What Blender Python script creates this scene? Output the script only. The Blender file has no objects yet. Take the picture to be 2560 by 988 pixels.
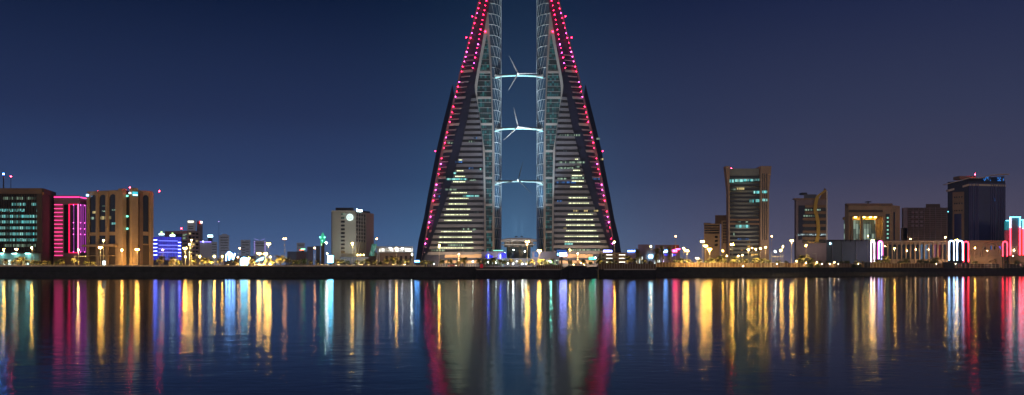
import bpy, math, random
from mathutils import Vector, Matrix
random.seed(7)
S = bpy.context.scene
C = S.collection
R = math.radians
F = 2217.0          # focal length in photo pixels (photo 2560 wide)
HZ = 676.0          # horizon row
CAMZ = 4.0
G = 6.0             # level of the land

# ------------------------------------------------------------------ camera
cd = bpy.data.cameras.new('camera'); cam = bpy.data.objects.new('camera', cd); C.objects.link(cam)
cam.location = (0, 0, CAMZ); cam.rotation_euler = (R(90), 0, 0)
cd.sensor_width = 36; cd.lens = 36 * F / 2560; cd.shift_y = (HZ - 494) / 2560
cd.clip_start = 0.5; cd.clip_end = 20000
S.camera = cam
# ------------------------------------------------------------------ world
w = bpy.data.worlds.new('World'); S.world = w; w.use_nodes = True
nt = w.node_tree; nt.nodes.clear()
def N(t, **k):
    n = nt.nodes.new(t)
    for a, b in k.items(): setattr(n, a, b)
    return n
L = nt.links.new
out = N('ShaderNodeOutputWorld'); add = N('ShaderNodeAddShader')
sky = N('ShaderNodeTexSky', sky_type='NISHITA', sun_disc=False)
sky.sun_elevation = R(-2.0); sky.sun_rotation = R(150)
b1 = N('ShaderNodeBackground'); b1.inputs[1].default_value = 0.004
L(sky.outputs[0], b1.inputs[0])
tc = N('ShaderNodeTexCoord'); sep = N('ShaderNodeSeparateXYZ'); L(tc.outputs['Generated'], sep.inputs[0])
def ramp(stops):
    r = N('ShaderNodeValToRGB'); r.color_ramp.interpolation = 'LINEAR'
    e = r.color_ramp.elements
    for i, (p, c) in enumerate(stops):
        if i < 2: e[i].position = p; e[i].color = (*c, 1)
        else:
            x = e.new(p); x.color = (*c, 1)
    return r
SKYL = [(0.0, (.098, .165, .350)), (0.043, (.060, .122, .285)), (0.10, (.027, .055, .155)), (0.167, (.0150, .029, .092)), (0.284, (.0022, .0092, .040)), (1, (.002, .006, .025))]
SKYR = [(0.0, (.145, .120, .165)), (0.052, (.096, .082, .135)), (0.10, (.050, .053, .108)), (0.167, (.032, .040, .093)), (0.284, (.011, .018, .063)), (1, (.002, .006, .025))]
rl = ramp(SKYL); rr = ramp(SKYR)
L(sep.outputs[2], rl.inputs[0]); L(sep.outputs[2], rr.inputs[0])
az = N('ShaderNodeMapRange'); az.interpolation_type = 'SMOOTHSTEP'
az.inputs['From Min'].default_value = -0.15; az.inputs['From Max'].default_value = 0.45
L(sep.outputs[0], az.inputs['Value'])
mx = N('ShaderNodeMix', data_type='RGBA'); L(az.outputs[0], mx.inputs[0]); L(rl.outputs[0], mx.inputs[6]); L(rr.outputs[0], mx.inputs[7])
# town glow on the air straight behind the twin towers (azimuth 0) plus added warm sky behind the viewer to light facades
gz = N('ShaderNodeMath', operation='MULTIPLY'); L(sep.outputs[0], gz.inputs[0]); gz.inputs[1].default_value = 9.0
g2 = N('ShaderNodeMath', operation='POWER'); g0 = N('ShaderNodeMath', operation='ABSOLUTE'); L(gz.outputs[0], g0.inputs[0]); L(g0.outputs[0], g2.inputs[0]); g2.inputs[1].default_value = 2
g3 = N('ShaderNodeMath', operation='MULTIPLY'); L(g2.outputs[0], g3.inputs[0]); g3.inputs[1].default_value = -1
g4 = N('ShaderNodeMath', operation='EXPONENT'); L(g3.outputs[0], g4.inputs[0])
h1 = N('ShaderNodeMath', operation='MULTIPLY'); L(sep.outputs[2], h1.inputs[0]); h1.inputs[1].default_value = -9
h2 = N('ShaderNodeMath', operation='EXPONENT'); L(h1.outputs[0], h2.inputs[0])
fr = N('ShaderNodeMath', operation='GREATER_THAN'); L(sep.outputs[1], fr.inputs[0]); fr.inputs[1].default_value = 0
m1 = N('ShaderNodeMath', operation='MULTIPLY'); L(g4.outputs[0], m1.inputs[0]); L(h2.outputs[0], m1.inputs[1])
m2 = N('ShaderNodeMath', operation='MULTIPLY'); L(m1.outputs[0], m2.inputs[0]); L(fr.outputs[0], m2.inputs[1])
mg = N('ShaderNodeMix', data_type='RGBA', blend_type='ADD'); L(m2.outputs[0], mg.inputs[0]); L(mx.outputs[2], mg.inputs[6]); mg.inputs[7].default_value = (.015, .100, .125, 1)
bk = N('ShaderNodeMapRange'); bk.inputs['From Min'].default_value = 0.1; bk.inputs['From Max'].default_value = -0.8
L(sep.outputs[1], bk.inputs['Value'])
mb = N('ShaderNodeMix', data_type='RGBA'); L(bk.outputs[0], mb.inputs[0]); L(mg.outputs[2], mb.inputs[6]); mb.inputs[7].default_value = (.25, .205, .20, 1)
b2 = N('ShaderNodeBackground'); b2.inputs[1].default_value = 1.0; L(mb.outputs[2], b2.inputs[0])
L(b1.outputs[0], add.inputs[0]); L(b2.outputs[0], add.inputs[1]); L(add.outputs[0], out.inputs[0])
# ------------------------------------------------------------------ wide, weak sun added behind the viewer as a soft key on facades
sd = bpy.data.lights.new('sun', 'SUN'); sd.energy = 0.06; sd.angle = R(25); sd.color = (1, .82, .68)
so = bpy.data.objects.new('sun', sd); C.objects.link(so); so.rotation_euler = (R(62), 0, R(-25))
S.view_settings.view_transform = 'Standard'; S.view_settings.look = 'None'
S.view_settings.exposure = 0; S.view_settings.gamma = 1
S.cycles.use_denoising = True; S.cycles.use_light_tree = True
S.cycles.max_bounces = 5; S.cycles.diffuse_bounces = 2; S.cycles.glossy_bounces = 3
S.cycles.sample_clamp_indirect = 4; S.cycles.sample_clamp_direct = 0
S.cycles.caustics_reflective = False; S.cycles.caustics_refractive = False

# ------------------------------------------------------------------ helpers
def wx(px, Y): return (px - 1280) * Y / F
def wz(py, Y): return CAMZ + (HZ - py) * Y / F
LABELS = {}
def tag(o, label=None, cat=None, group=None, kind=None):
    if label:
        o['label'] = label
        if cat:
            if label in LABELS: print('DUPLICATE LABEL', label)
            LABELS[label] = 1
    if cat: o['category'] = cat
    if group: o['group'] = group
    if kind: o['kind'] = kind
    return o
def thing(name, label, cat, loc, group=None):
    o = bpy.data.objects.new(name, None); C.objects.link(o); o.location = loc; o.empty_display_size = 0.5
    return tag(o, label, cat, group)
class MB:
    def __init__(s): s.v = []; s.f = []; s.m = []; s.c = 0
    def add(s, vs, fs):
        n = len(s.v); s.v += [tuple(p) for p in vs]; s.f += [tuple(i + n for i in f) for f in fs]; s.m += [s.c] * len(fs); return s
    def hexa(s, p):   # 8 points: bottom ring of 4, top ring of 4
        return s.add(p, [(3, 2, 1, 0), (4, 5, 6, 7), (0, 1, 5, 4), (1, 2, 6, 5), (2, 3, 7, 6), (3, 0, 4, 7)])
    def box(s, x0, x1, y0, y1, z0, z1):
        return s.hexa([(x0, y0, z0), (x1, y0, z0), (x1, y1, z0), (x0, y1, z0), (x0, y0, z1), (x1, y0, z1), (x1, y1, z1), (x0, y1, z1)])
    def prism(s, poly, z0, z1):
        n = len(poly)
        zt = z1 if isinstance(z1, (list, tuple)) else [z1] * n
        vs = [(x, y, z0) for x, y in poly] + [(x, y, zt[i]) for i, (x, y) in enumerate(poly)]
        fs = [(i, (i + 1) % n, n + (i + 1) % n, n + i) for i in range(n)]
        return s.add(vs, fs + [tuple(range(n))[::-1], tuple(range(n, 2 * n))])
    def tube(s, pts, rs, n=6, cap=True):
        pts = [Vector(p) for p in pts]
        if not isinstance(rs, (list, tuple)): rs = [rs] * len(pts)
        rings = []
        for i, p in enumerate(pts):
            d = (pts[min(i + 1, len(pts) - 1)] - pts[max(i - 1, 0)]).normalized()
            a = d.cross(Vector((0, 0, 1)))
            if a.length < 1e-3: a = Vector((1, 0, 0))
            a.normalize(); b = d.cross(a)
            rings += [p + (a * math.cos(2 * math.pi * k / n) + b * math.sin(2 * math.pi * k / n)) * rs[i] for k in range(n)]
        fs = []
        for i in range(len(pts) - 1):
            for k in range(n):
                a, b = i * n + k, i * n + (k + 1) % n
                fs.append((a, b, b + n, a + n))
        if cap: fs += [tuple(range(n))[::-1], tuple(range((len(pts) - 1) * n, len(pts) * n))]
        return s.add(rings, fs)
    def ball(s, c, r, n=8, m=5, sz=1.0):
        vs = [(c[0], c[1], c[2] - r * sz)]
        for j in range(1, m):
            t = math.pi * j / m
            vs += [(c[0] + r * math.sin(t) * math.cos(2 * math.pi * k / n), c[1] + r * math.sin(t) * math.sin(2 * math.pi * k / n), c[2] - r * sz * math.cos(t)) for k in range(n)]
        vs.append((c[0], c[1], c[2] + r * sz))
        fs = [(0, 1 + (k + 1) % n, 1 + k) for k in range(n)]
        for j in range(m - 2):
            for k in range(n):
                a = 1 + j * n + k; b = 1 + j * n + (k + 1) % n
                fs.append((a, b, b + n, a + n))
        e = len(vs) - 1; o = 1 + (m - 2) * n
        fs += [(o + k, o + (k + 1) % n, e) for k in range(n)]
        return s.add(vs, fs)
    def lathe(s, c, prof, n=32, sy=1.0):
        vs = []; k = len(prof)
        for i in range(n):
            a = 2 * math.pi * i / n
            vs += [(c[0] + r * math.cos(a), c[1] + r * math.sin(a) * sy, c[2] + z) for r, z in prof]
        fs = []
        for i in range(n):
            for j in range(k - 1):
                a = i * k + j; b = ((i + 1) % n) * k + j
                fs.append((a, b, b + 1, a + 1))
        fs += [tuple(i * k for i in range(n))[::-1], tuple(i * k + k - 1 for i in range(n))]
        return s.add(vs, fs)
    def build(s, name, mats, parent=None, smooth=False, label=None):
        if not isinstance(mats, (list, tuple)): mats = [mats]
        o0 = Vector(parent.location) if parent is not None else Vector((0, 0, 0))
        if parent is not None and parent.parent is not None: o0 = o0 + Vector(parent.parent.location)
        me = bpy.data.meshes.new(name)
        me.from_pydata([(x - o0[0], y - o0[1], z - o0[2]) for x, y, z in s.v], [], s.f)
        for m in mats: me.materials.append(m)
        for p, i in zip(me.polygons, s.m): p.material_index = i; p.use_smooth = smooth
        me.update()
        o = bpy.data.objects.new(name, me); C.objects.link(o)
        if parent is not None: o.parent = parent
        if label: o['label'] = label
        return o

# ------------------------------------------------------------------ materials
MC = {}
def mat(name, col, rough=0.7, var=0.0, vscale=0.15, metal=0.0, emit=None, es=0.0, spec=0.5, sample=False):
    if name in MC: return MC[name]
    m = bpy.data.materials.new(name); m.use_nodes = True; t = m.node_tree
    p = t.nodes['Principled BSDF']
    p.inputs['Base Color'].default_value = (*col, 1); p.inputs['Roughness'].default_value = rough
    p.inputs['Metallic'].default_value = metal; p.inputs['Specular IOR Level'].default_value = spec
    if emit is not None:
        p.inputs['Emission Color'].default_value = (*emit, 1); p.inputs['Emission Strength'].default_value = es
    if var > 0:
        tc = t.nodes.new('ShaderNodeTexCoord'); nz = t.nodes.new('ShaderNodeTexNoise'); nz.inputs['Scale'].default_value = vscale
        nz.inputs['Detail'].default_value = 5; nz.inputs['Roughness'].default_value = .65
        t.links.new(tc.outputs['Object'], nz.inputs['Vector'])
        mr = t.nodes.new('ShaderNodeMapRange'); mr.inputs['From Min'].default_value = .3; mr.inputs['From Max'].default_value = .7
        mr.inputs['To Min'].default_value = 1 - var; mr.inputs['To Max'].default_value = 1 + var
        t.links.new(nz.outputs[0], mr.inputs['Value'])
        mu = t.nodes.new('ShaderNodeVectorMath'); mu.operation = 'SCALE'; mu.inputs[0].default_value = col
        t.links.new(mr.outputs[0], mu.inputs['Scale']); t.links.new(mu.outputs[0], p.inputs['Base Color'])
    m.cycles.emission_sampling = 'AUTO' if (emit is not None and sample) else 'NONE'
    MC[name] = m
    return m
def lit(name, col, es, cell=(1.2, 1.2, 1.6), lo=0.05, p0=0.35, sample=False, col2=None):
    """window glass with rooms behind it: room by room more or less lit"""
    if name in MC: return MC[name]
    m = mat(name, (.02, .03, .035), 0.15, emit=col, es=es, sample=sample)
    t = m.node_tree; p = t.nodes['Principled BSDF']
    tc = t.nodes.new('ShaderNodeTexCoord'); a = t.nodes.new('ShaderNodeVectorMath'); a.operation = 'DIVIDE'; a.inputs[1].default_value = cell
    fl = t.nodes.new('ShaderNodeVectorMath'); fl.operation = 'FLOOR'; wn = t.nodes.new('ShaderNodeTexWhiteNoise')
    t.links.new(tc.outputs['Object'], a.inputs[0]); t.links.new(a.outputs[0], fl.inputs[0]); t.links.new(fl.outputs[0], wn.inputs['Vector'])
    mr = t.nodes.new('ShaderNodeMapRange'); mr.inputs['From Min'].default_value = p0; mr.inputs['From Max'].default_value = 1
    mr.inputs['To Min'].default_value = lo * es; mr.inputs['To Max'].default_value = es
    t.links.new(wn.outputs['Value'], mr.inputs['Value'])
    # mullions: darker line at the edge of each cell
    fr = t.nodes.new('ShaderNodeVectorMath'); fr.operation = 'FRACTION'; t.links.new(a.outputs[0], fr.inputs[0])
    sp = t.nodes.new('ShaderNodeSeparateXYZ'); t.links.new(fr.outputs[0], sp.inputs[0])
    gt = t.nodes.new('ShaderNodeMath'); gt.operation = 'GREATER_THAN'; gt.inputs[1].default_value = .18; t.links.new(sp.outputs[0], gt.inputs[0])
    mu = t.nodes.new('ShaderNodeMath'); mu.operation = 'MULTIPLY'; t.links.new(mr.outputs[0], mu.inputs[0]); t.links.new(gt.outputs[0], mu.inputs[1])
    t.links.new(mu.outputs[0], p.inputs['Emission Strength'])
    if col2:
        mc = t.nodes.new('ShaderNodeMix'); mc.data_type = 'RGBA'; mc.inputs[6].default_value = (*col, 1); mc.inputs[7].default_value = (*col2, 1)
        sc = t.nodes.new('ShaderNodeSeparateColor'); t.links.new(wn.outputs['Color'], sc.inputs[0]); t.links.new(sc.outputs[1], mc.inputs[0])
        t.links.new(mc.outputs[2], p.inputs['Emission Color'])
    return m
def glow(name, col, es, sample=True): return mat(name, tuple(.5 * c for c in col), .5, emit=col, es=es, sample=sample)

M_metal = mat('dark_metal', (.05, .05, .055), .45, metal=.6)
M_pole = mat('galvanised_pole', (.35, .34, .32), .45, metal=.5)
M_glass = mat('dark_glass', (.012, .016, .024), .12, spec=.8)
M_navy = mat('navy_glass', (.020, .026, .060), .45, var=.15, vscale=.06, spec=.35)
M_concrete = mat('pale_concrete', (.34, .33, .31), .8, var=.15)
M_grey = mat('tower_cladding', (.30, .28, .275), .65, var=.10, vscale=.05)
M_span = mat('facade_spandrel', (.150, .155, .185), .6, var=.25, vscale=.06)
M_greydim = mat('tower_ledge', (.24, .225, .24), .65, var=.10, vscale=.05)
M_brown = mat('brown_stone', (.23, .15, .10), .8, var=.15)
M_tan = mat('tan_stone', (.42, .30, .19), .8, var=.14)
M_dkbrown = mat('dark_brown_stone', (.10, .07, .055), .8, var=.15)
M_mauve = mat('mauve_render', (.20, .16, .20), .8, var=.12)
M_slate = mat('slate_render', (.14, .16, .21), .8, var=.12)
M_hazeb = mat('far_hazed_render', (.62, .68, .80), .9, var=.08)  # distance haze put into the wall colour as a pale blue
M_roof = mat('roof_felt', (.04, .04, .05), .9)
M_white = mat('white_paint', (.75, .75, .73), .6, var=.05)
M_trunk = mat('palm_bark', (.14, .10, .07), .9, var=.3, vscale=2)
M_leaf = mat('palm_leaf', (.13, .13, .035), .6, var=.35, vscale=.8)
M_leaf2 = mat('bush_leaf', (.060, .080, .028), .7, var=.4, vscale=.9)
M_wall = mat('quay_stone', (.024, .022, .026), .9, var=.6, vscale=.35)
M_asphalt = mat('asphalt', (.05, .05, .05), .9, var=.1, vscale=1)
M_ground = mat('paving', (.22, .19, .15), .9, var=.2, vscale=.4)
SOD = (1.0, .50, .075)
G_sod = glow('sodium_lamp', SOD, 290)
G_sod_dim = glow('far_sodium_lamp', (1, .42, .16), 60)
G_small = glow('small_warm_lamp', (1, .62, .24), 85)
G_cool = glow('cool_white_lamp', (.85, 1, .92), 240)
G_white = glow('white_sign_light', (.85, .93, 1), 12)
G_cyan = glow('cyan_sign_light', (.20, .75, 1), 14)
G_red = glow('red_beacon', (1, .02, .05), 90)
G_ledr = glow('red_led', (1, .010, .06), 48)
G_ledm = glow('magenta_led', (1, .07, .52), 36)
G_pink = glow('pink_neon', (1, .05, .27), 2.2)
G_violet = glow('violet_neon', (.75, .10, .80), .45)
G_strip = None
G_head = glow('headlamp', (1, .96, .80), 220)
G_tail = glow('tail_lamp', (1, .03, .02), 14)
G_strip = lit('warm_strip_light', (.94, 1, .58), 2.7, (1.3, 9, 9), .40, .0)
W_cyan = lit('rooms_cyan', (.10, .75, .80), 1.3, (.9, 9, 9), .15, .2, col2=(.45, .95, .85))
W_green = lit('rooms_greenish', (.50, .75, .55), .8, (.8, 9, 9), .05, .3)
W_teal = lit('rooms_teal', (.03, .32, .30), .42, (1.6, 9, 1.9), .02, .35, col2=(.05, .22, .30))
W_yellow = lit('rooms_yellow', (1, .78, .32), 1.1, (1.0, 9, 9), .15, .2)
W_blue = lit('rooms_blue', (.08, .30, .9), .8, (.9, 9, 9), .05, .3)
W_dim = lit('rooms_dim', (.40, .45, .50), .10, (1.5, 9, 9), .0, .3)

# px-placed pieces at a building's own distance: b = Bld(...); b.box(name, px0, px1, py_top, py_bottom, front, back, material)
class Bld:
    def __init__(s, name, label, cat, Y, pxc, group=None, base=G):
        s.Y = Y; s.root = thing(name, label, cat, (wx(pxc, Y), Y, base), group)
    def X(s, px, d=0): return wx(px, s.Y + d)
    def Z(s, py): return G - .5 if py is None else wz(py, s.Y)
    def box(s, name, x0, x1, t, b, d0, d1, m, parent=None, label=None):
        if d1 - d0 > 6:      # deep blocks run back along the camera's sight lines, so their sides stay hidden
            q = MB(); P = [(wx(x0, s.Y), s.Y + d0), (wx(x1, s.Y), s.Y + d0), (wx(x1, s.Y + d1 - d0), s.Y + d1), (wx(x0, s.Y + d1 - d0), s.Y + d1)]
            return q.hexa([(x, y, s.Z(b)) for x, y in P] + [(x, y, s.Z(t)) for x, y in P]).build(name, m, parent or s.root, label=label)
        return MB().box(wx(x0, s.Y), wx(x1, s.Y), s.Y + d0, s.Y + d1, s.Z(b), s.Z(t)).build(name, m, parent or s.root, label=label)
    def boxes(s, name, rects, d0, d1, m, parent=None):
        q = MB()
        for x0, x1, t, b in rects: q.box(wx(x0, s.Y), wx(x1, s.Y), s.Y + d0, s.Y + d1, s.Z(b), s.Z(t))
        return q.build(name, m, parent or s.root)
    def prism(s, name, plan, t, b, m, parent=None):   # plan: (px, depth) counter-clockwise seen from above
        zt = [s.Z(v) for v in t] if isinstance(t, (list, tuple)) else s.Z(t)
        return MB().prism([(s.X(p, d), s.Y + d) for p, d in plan], s.Z(b), zt).build(name, m, parent or s.root)
    def fbox(s, name, A, B, u0, u1, t, b, o0, o1, m, parent=None, q=None, label=None):   # on the slanted face A->B
        a = Vector((s.X(*A), s.Y + A[1])); c = Vector((s.X(*B), s.Y + B[1])); d = (c - a)
        n = Vector((d.y, -d.x)).normalized()
        P = [a + d * u0 + n * o1, a + d * u1 + n * o1, a + d * u1 + n * o0, a + d * u0 + n * o0]
        zb, zt = s.Z(b), s.Z(t)
        mb = q or MB()
        mb.hexa([(p.x, p.y, zb) for p in P] + [(p.x, p.y, zt) for p in P])
        if q is None: return mb.build(name, m, parent or s.root, label=label)
    def beacon(s, px, py, d=2, r=.45, m=None, name='beacon'):
        o = MB().ball((wx(px, s.Y), s.Y + d, s.Z(py)), r, 6, 3).build(name, m or G_red, s.root)
        return o
    def mast(s, px, t, b, d=3, r=.15, name='mast'):
        return MB().tube([(wx(px, s.Y), s.Y + d, s.Z(b)), (wx(px, s.Y), s.Y + d, s.Z(t))], [r * 1.5, r]).build(name, M_metal, s.root)
    def flood(s, px, back, power, col=(1, .72, .42), aim=None, size=110, pyaim=None):
        x = wx(px, s.Y); y = s.Y - back
        f = MB().box(x - .4, x + .4, y - .3, y + .3, G - .02, G + .5).build('added_floodlight', M_metal, s.root)  # housing and spot added in front of the building to brighten its face
        ld = bpy.data.lights.new('flood', 'SPOT'); ld.energy = power * .5; ld.color = col; ld.spot_size = R(size); ld.spot_blend = .8; ld.shadow_soft_size = .3
        o = bpy.data.objects.new('flood', ld); C.objects.link(o); o.parent = f
        o.location = Vector((x, y, G + .8)) - Vector(s.root.location)
        tgt = Vector((wx(aim if aim is not None else px, s.Y), s.Y, s.Z(pyaim if pyaim else 560)))
        o.rotation_euler = (tgt - Vector((x, y, G + .8))).to_track_quat('-Z', 'Y').to_euler()
def text(b, name, body, px0, px1, pyc, d, m, extr=.1, parent=None, hgt=None, font_bold=False):
    c = bpy.data.curves.new(name, 'FONT'); c.body = body; c.extrude = extr; c.align_x = 'CENTER'; c.align_y = 'CENTER'
    o = bpy.data.objects.new('t', c); C.objects.link(o); bpy.context.view_layer.update()
    me = bpy.data.meshes.new_from_object(o.evaluated_get(bpy.context.evaluated_depsgraph_get()))
    bpy.data.objects.remove(o)
    xs = [v.co.x for v in me.vertices]; ys = [v.co.y for v in me.vertices]
    wd = max(xs) - min(xs); W = (px1 - px0) * b.Y / F; k = W / wd
    kh = k if hgt is None else (hgt * b.Y / F) / (max(ys) - min(ys))
    cx = (max(xs) + min(xs)) / 2; cy = (max(ys) + min(ys)) / 2
    X = wx((px0 + px1) / 2, b.Y); Z = b.Z(pyc); r0 = Vector(b.root.location)
    for v in me.vertices:
        x, y, z = v.co; v.co = Vector((X + (x - cx) * k, b.Y + d - z, Z + (y - cy) * kh)) - r0
    me.materials.clear(); me.materials.append(m)
    q = bpy.data.objects.new(name, me); C.objects.link(q); q.parent = parent or b.root
    return q

# ------------------------------------------------------------------ water, land, quay
def water():
    m = bpy.data.materials.new('sea_water'); m.use_nodes = True; t = m.node_tree; t.nodes.clear()
    n = lambda k, **a: (lambda z: ([setattr(z, x, y) for x, y in a.items()], z)[1])(t.nodes.new(k))
    o = n('ShaderNodeOutputMaterial'); mix = n('ShaderNodeMixShader'); df = n('ShaderNodeBsdfDiffuse'); gl = n('ShaderNodeBsdfAnisotropic', distribution='BECKMANN')
    df.inputs[0].default_value = (.003, .007, .016, 1); gl.inputs['Roughness'].default_value = WATER_R
    gl.inputs[0].default_value = (.74, .76, .80, 1)
    fr = n('ShaderNodeFresnel'); fr.inputs[0].default_value = 1.34
    tc = n('ShaderNodeTexCoord')
    mp = n('ShaderNodeMapping'); mp.inputs['Scale'].default_value = (.8, 1.25, 1)
    t.links.new(tc.outputs['Object'], mp.inputs[0])
    n1 = n('ShaderNodeTexNoise'); n1.inputs['Scale'].default_value = 1.5; n1.inputs['Detail'].default_value = 3; n1.inputs['Roughness'].default_value = .55
    n2 = n('ShaderNodeTexNoise'); n2.inputs['Scale'].default_value = .33; n2.inputs['Detail'].default_value = 2
    t.links.new(mp.outputs[0], n1.inputs[0]); t.links.new(mp.outputs[0], n2.inputs[0])
    b = n('ShaderNodeBump'); b.inputs['Distance'].default_value = WATER_B; b.inputs['Strength'].default_value = 1
    b2 = n('ShaderNodeBump'); b2.inputs['Distance'].default_value = WATER_B * 2.0; b2.inputs['Strength'].default_value = 1
    t.links.new(n2.outputs[0], b2.inputs['Height']); t.links.new(n1.outputs[0], b.inputs['Height']); t.links.new(b2.outputs[0], b.inputs['Normal'])
    t.links.new(b.outputs[0], gl.inputs['Normal'])
    # calmer and rougher wind lanes lying across the bay
    mp2 = n('ShaderNodeMapping'); mp2.inputs['Scale'].default_value = (.0016, .011, 1); t.links.new(tc.outputs['Object'], mp2.inputs[0])
    n3 = n('ShaderNodeTexNoise'); n3.inputs['Scale'].default_value = 1.0; n3.inputs['Detail'].default_value = 2; t.links.new(mp2.outputs[0], n3.inputs[0])
    mr = n('ShaderNodeMapRange'); mr.inputs['From Min'].default_value = .35; mr.inputs['From Max'].default_value = .65
    mr.inputs['To Min'].default_value = WATER_R * .88; mr.inputs['To Max'].default_value = WATER_R * 1.12
    t.links.new(n3.outputs[0], mr.inputs['Value']); t.links.new(mr.outputs[0], gl.inputs['Roughness'])
    t.links.new(fr.outputs[0], mix.inputs[0]); t.links.new(df.outputs[0], mix.inputs[1]); t.links.new(gl.outputs[0], mix.inputs[2]); t.links.new(mix.outputs[0], o.inputs[0])
    o_ = MB().add([(-4000, -300, 0), (4000, -300, 0), (4000, 3000, 0), (-4000, 3000, 0)], [(0, 1, 2, 3)]).build('water', m)
    tag(o_, kind='structure')
WATER_R = .124; WATER_B = .012
water()
SHORE = [(-3800, 470), (-1500, 485), (wx(0, 493), 493), (wx(1200, 493), 493), (wx(1530, 512), 512), (wx(1930, 585), 585), (wx(2240, 680), 680), (wx(2560, 790), 790), (1500, 1300), (3900, 2000)]
def shore(px):
    pts = [(-5000, 493), (0, 493), (1200, 493), (1530, 512), (1930, 585), (2240, 680), (2560, 790), (3000, 900)]
    for (a, ya), (b, yb) in zip(pts, pts[1:]):
        if a <= px <= b: return ya + (yb - ya) * (px - a) / (b - a)
    return 493
# land: one sheet with a battered stone face down to the water
q = MB(); n = len(SHORE)
top = [(x, y + .93, G) for x, y in SHORE]; bot = [(x, y - .5, -1.5) for x, y in SHORE]
far = [(3900, 9000, G), (-3800, 9000, G)]
q.add(top + far, [tuple(range(n + 2))]); o = q.build('ground', M_ground); tag(o, kind='structure')
q = MB(); rnd = random.Random(3)
for (x0, y0), (x1, y1) in zip(SHORE[1:-2], SHORE[2:-1]):
    L_ = math.hypot(x1 - x0, y1 - y0); k = max(2, int(L_ / 3))
    for i in range(k):
        f0, f1 = i / k, (i + 1) / k
        xa, ya, xb, yb = x0 + (x1 - x0) * f0, y0 + (y1 - y0) * f0, x0 + (x1 - x0) * f1, y0 + (y1 - y0) * f1
        q.add([(xa, ya - .5, -1.5), (xb, yb - .5, -1.5), (xb, yb + .8, 3), (xa, ya + .8, 3), (xb, yb + .95, G + .02), (xa, ya + .95, G + .02)], [(0, 1, 2, 3), (3, 2, 4, 5)])
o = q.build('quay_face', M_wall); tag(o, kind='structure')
# lower quay walk in the middle
X0, X1 = wx(1190, 485), wx(1408, 485); X2, X3 = wx(1496, 485), wx(1640, 485)
o = MB().box(X0, X1, 484, 494.5, -1, 4.42).build('lower_quay', M_wall); tag(o, kind='structure')
o = MB().box(X2, X3, 484, 506, -1, 4.42).build('lower_quay', M_wall); tag(o, kind='structure')
M_kerb = mat('lit_kerb_stone', (.55, .48, .42), .8, var=.2, vscale=.8)
for a, b_ in ((X0 + .3, X1 - .3), (X2 + 3, X3 - .5)):
    o = MB().box(a, b_, 483.8, 484.6, 4.2, 4.75).build('quay_kerb', M_kerb); tag(o, kind='structure')
# roadway behind the promenade (asphalt sheet, kerb, lane marks)
def strip(name, off0, off1, z, m, x_lo=-1500):
    pts = [p for p in SHORE[1:-1]]
    q = MB()
    for (x0, y0), (x1, y1) in zip(pts, pts[1:]):
        q.add([(x0, y0 + off0, z), (x1, y1 + off0, z), (x1, y1 + off1, z), (x0, y0 + off1, z)], [(0, 1, 2, 3)])
    o = q.build(name, m); tag(o, kind='structure'); return o
strip('road', 24, 44, G + .004, M_asphalt)
strip('lane_marking', 33.9, 34.1, G + .008, M_white)
q = MB()
for (x0, y0), (x1, y1) in zip(SHORE[1:-2], SHORE[2:-1]):
    q.hexa([(x0, y0 + 23.6, G), (x1, y1 + 23.6, G), (x1, y1 + 24, G), (x0, y0 + 24, G), (x0, y0 + 23.6, G + .13), (x1, y1 + 23.6, G + .13), (x1, y1 + 24, G + .13), (x0, y0 + 24, G + .13)])
o = q.build('kerb', M_kerb); tag(o, kind='structure')

# ------------------------------------------------------------------ the two sail towers
TY = 642.0
def interp(tab, y):
    if y <= tab[0][0]: (a, xa), (b, xb) = tab[0], tab[1]
    elif y >= tab[-1][0]: (a, xa), (b, xb) = tab[-2], tab[-1]
    else:
        for (a, xa), (b, xb) in zip(tab, tab[1:]):
            if a <= y <= b: break
    return xa + (xb - xa) * (y - a) / (b - a)
T = dict(
    out=[(-160, 1232), (0, 1196), (58, 1182), (120, 1165), (179, 1149), (242, 1134), (305, 1119.5), (331, 1113), (396, 1099), (462, 1086), (529, 1073), (597, 1062), (668, 1050)],
    c=[(-160, 1240), (0, 1217), (86, 1199), (180, 1182), (250, 1162), (315, 1147), (375, 1131), (447, 1114), (515, 1097), (580, 1078), (668, 1054)],
    d=[(205, 1187), (241, 1178), (296, 1168), (337, 1159), (385, 1147), (429, 1136), (470, 1124), (515, 1109), (580, 1085), (668, 1057)],
    e=[(-160, 1241), (34, 1218.5), (89, 1209), (148, 1198.5), (213, 1186.5), (237, 1188.5), (285, 1198), (337, 1204), (354, 1206.5), (453, 1209), (546, 1210.6), (668, 1210.6)],
    f=[(88, 1217), (148, 1205), (193, 1197), (224, 1192), (261, 1195), (310, 1202), (337, 1205), (374, 1212), (478, 1214), (581, 1215), (668, 1216)],
    g=[(88, 1217.5), (120, 1221), (193, 1226), (241, 1228), (310, 1230.5), (374, 1230.5), (668, 1231)],
    h=[(-160, 1242), (34, 1221), (86, 1224), (172, 1229.5), (241, 1231), (327, 1235), (400, 1236.4), (668, 1236.4)],
    i=[(-160, 1252), (0, 1253), (668, 1253)],
    fin=[(203, 1130.5), (265, 1116), (340, 1097), (482, 1070), (540, 1060), (601, 1046), (643, 1040), (668, 1037)])
DEP = dict(out=2.5, c=0, d=-1.5, e=-2, f=-1, g=-1, h=-2, i=11)
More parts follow.
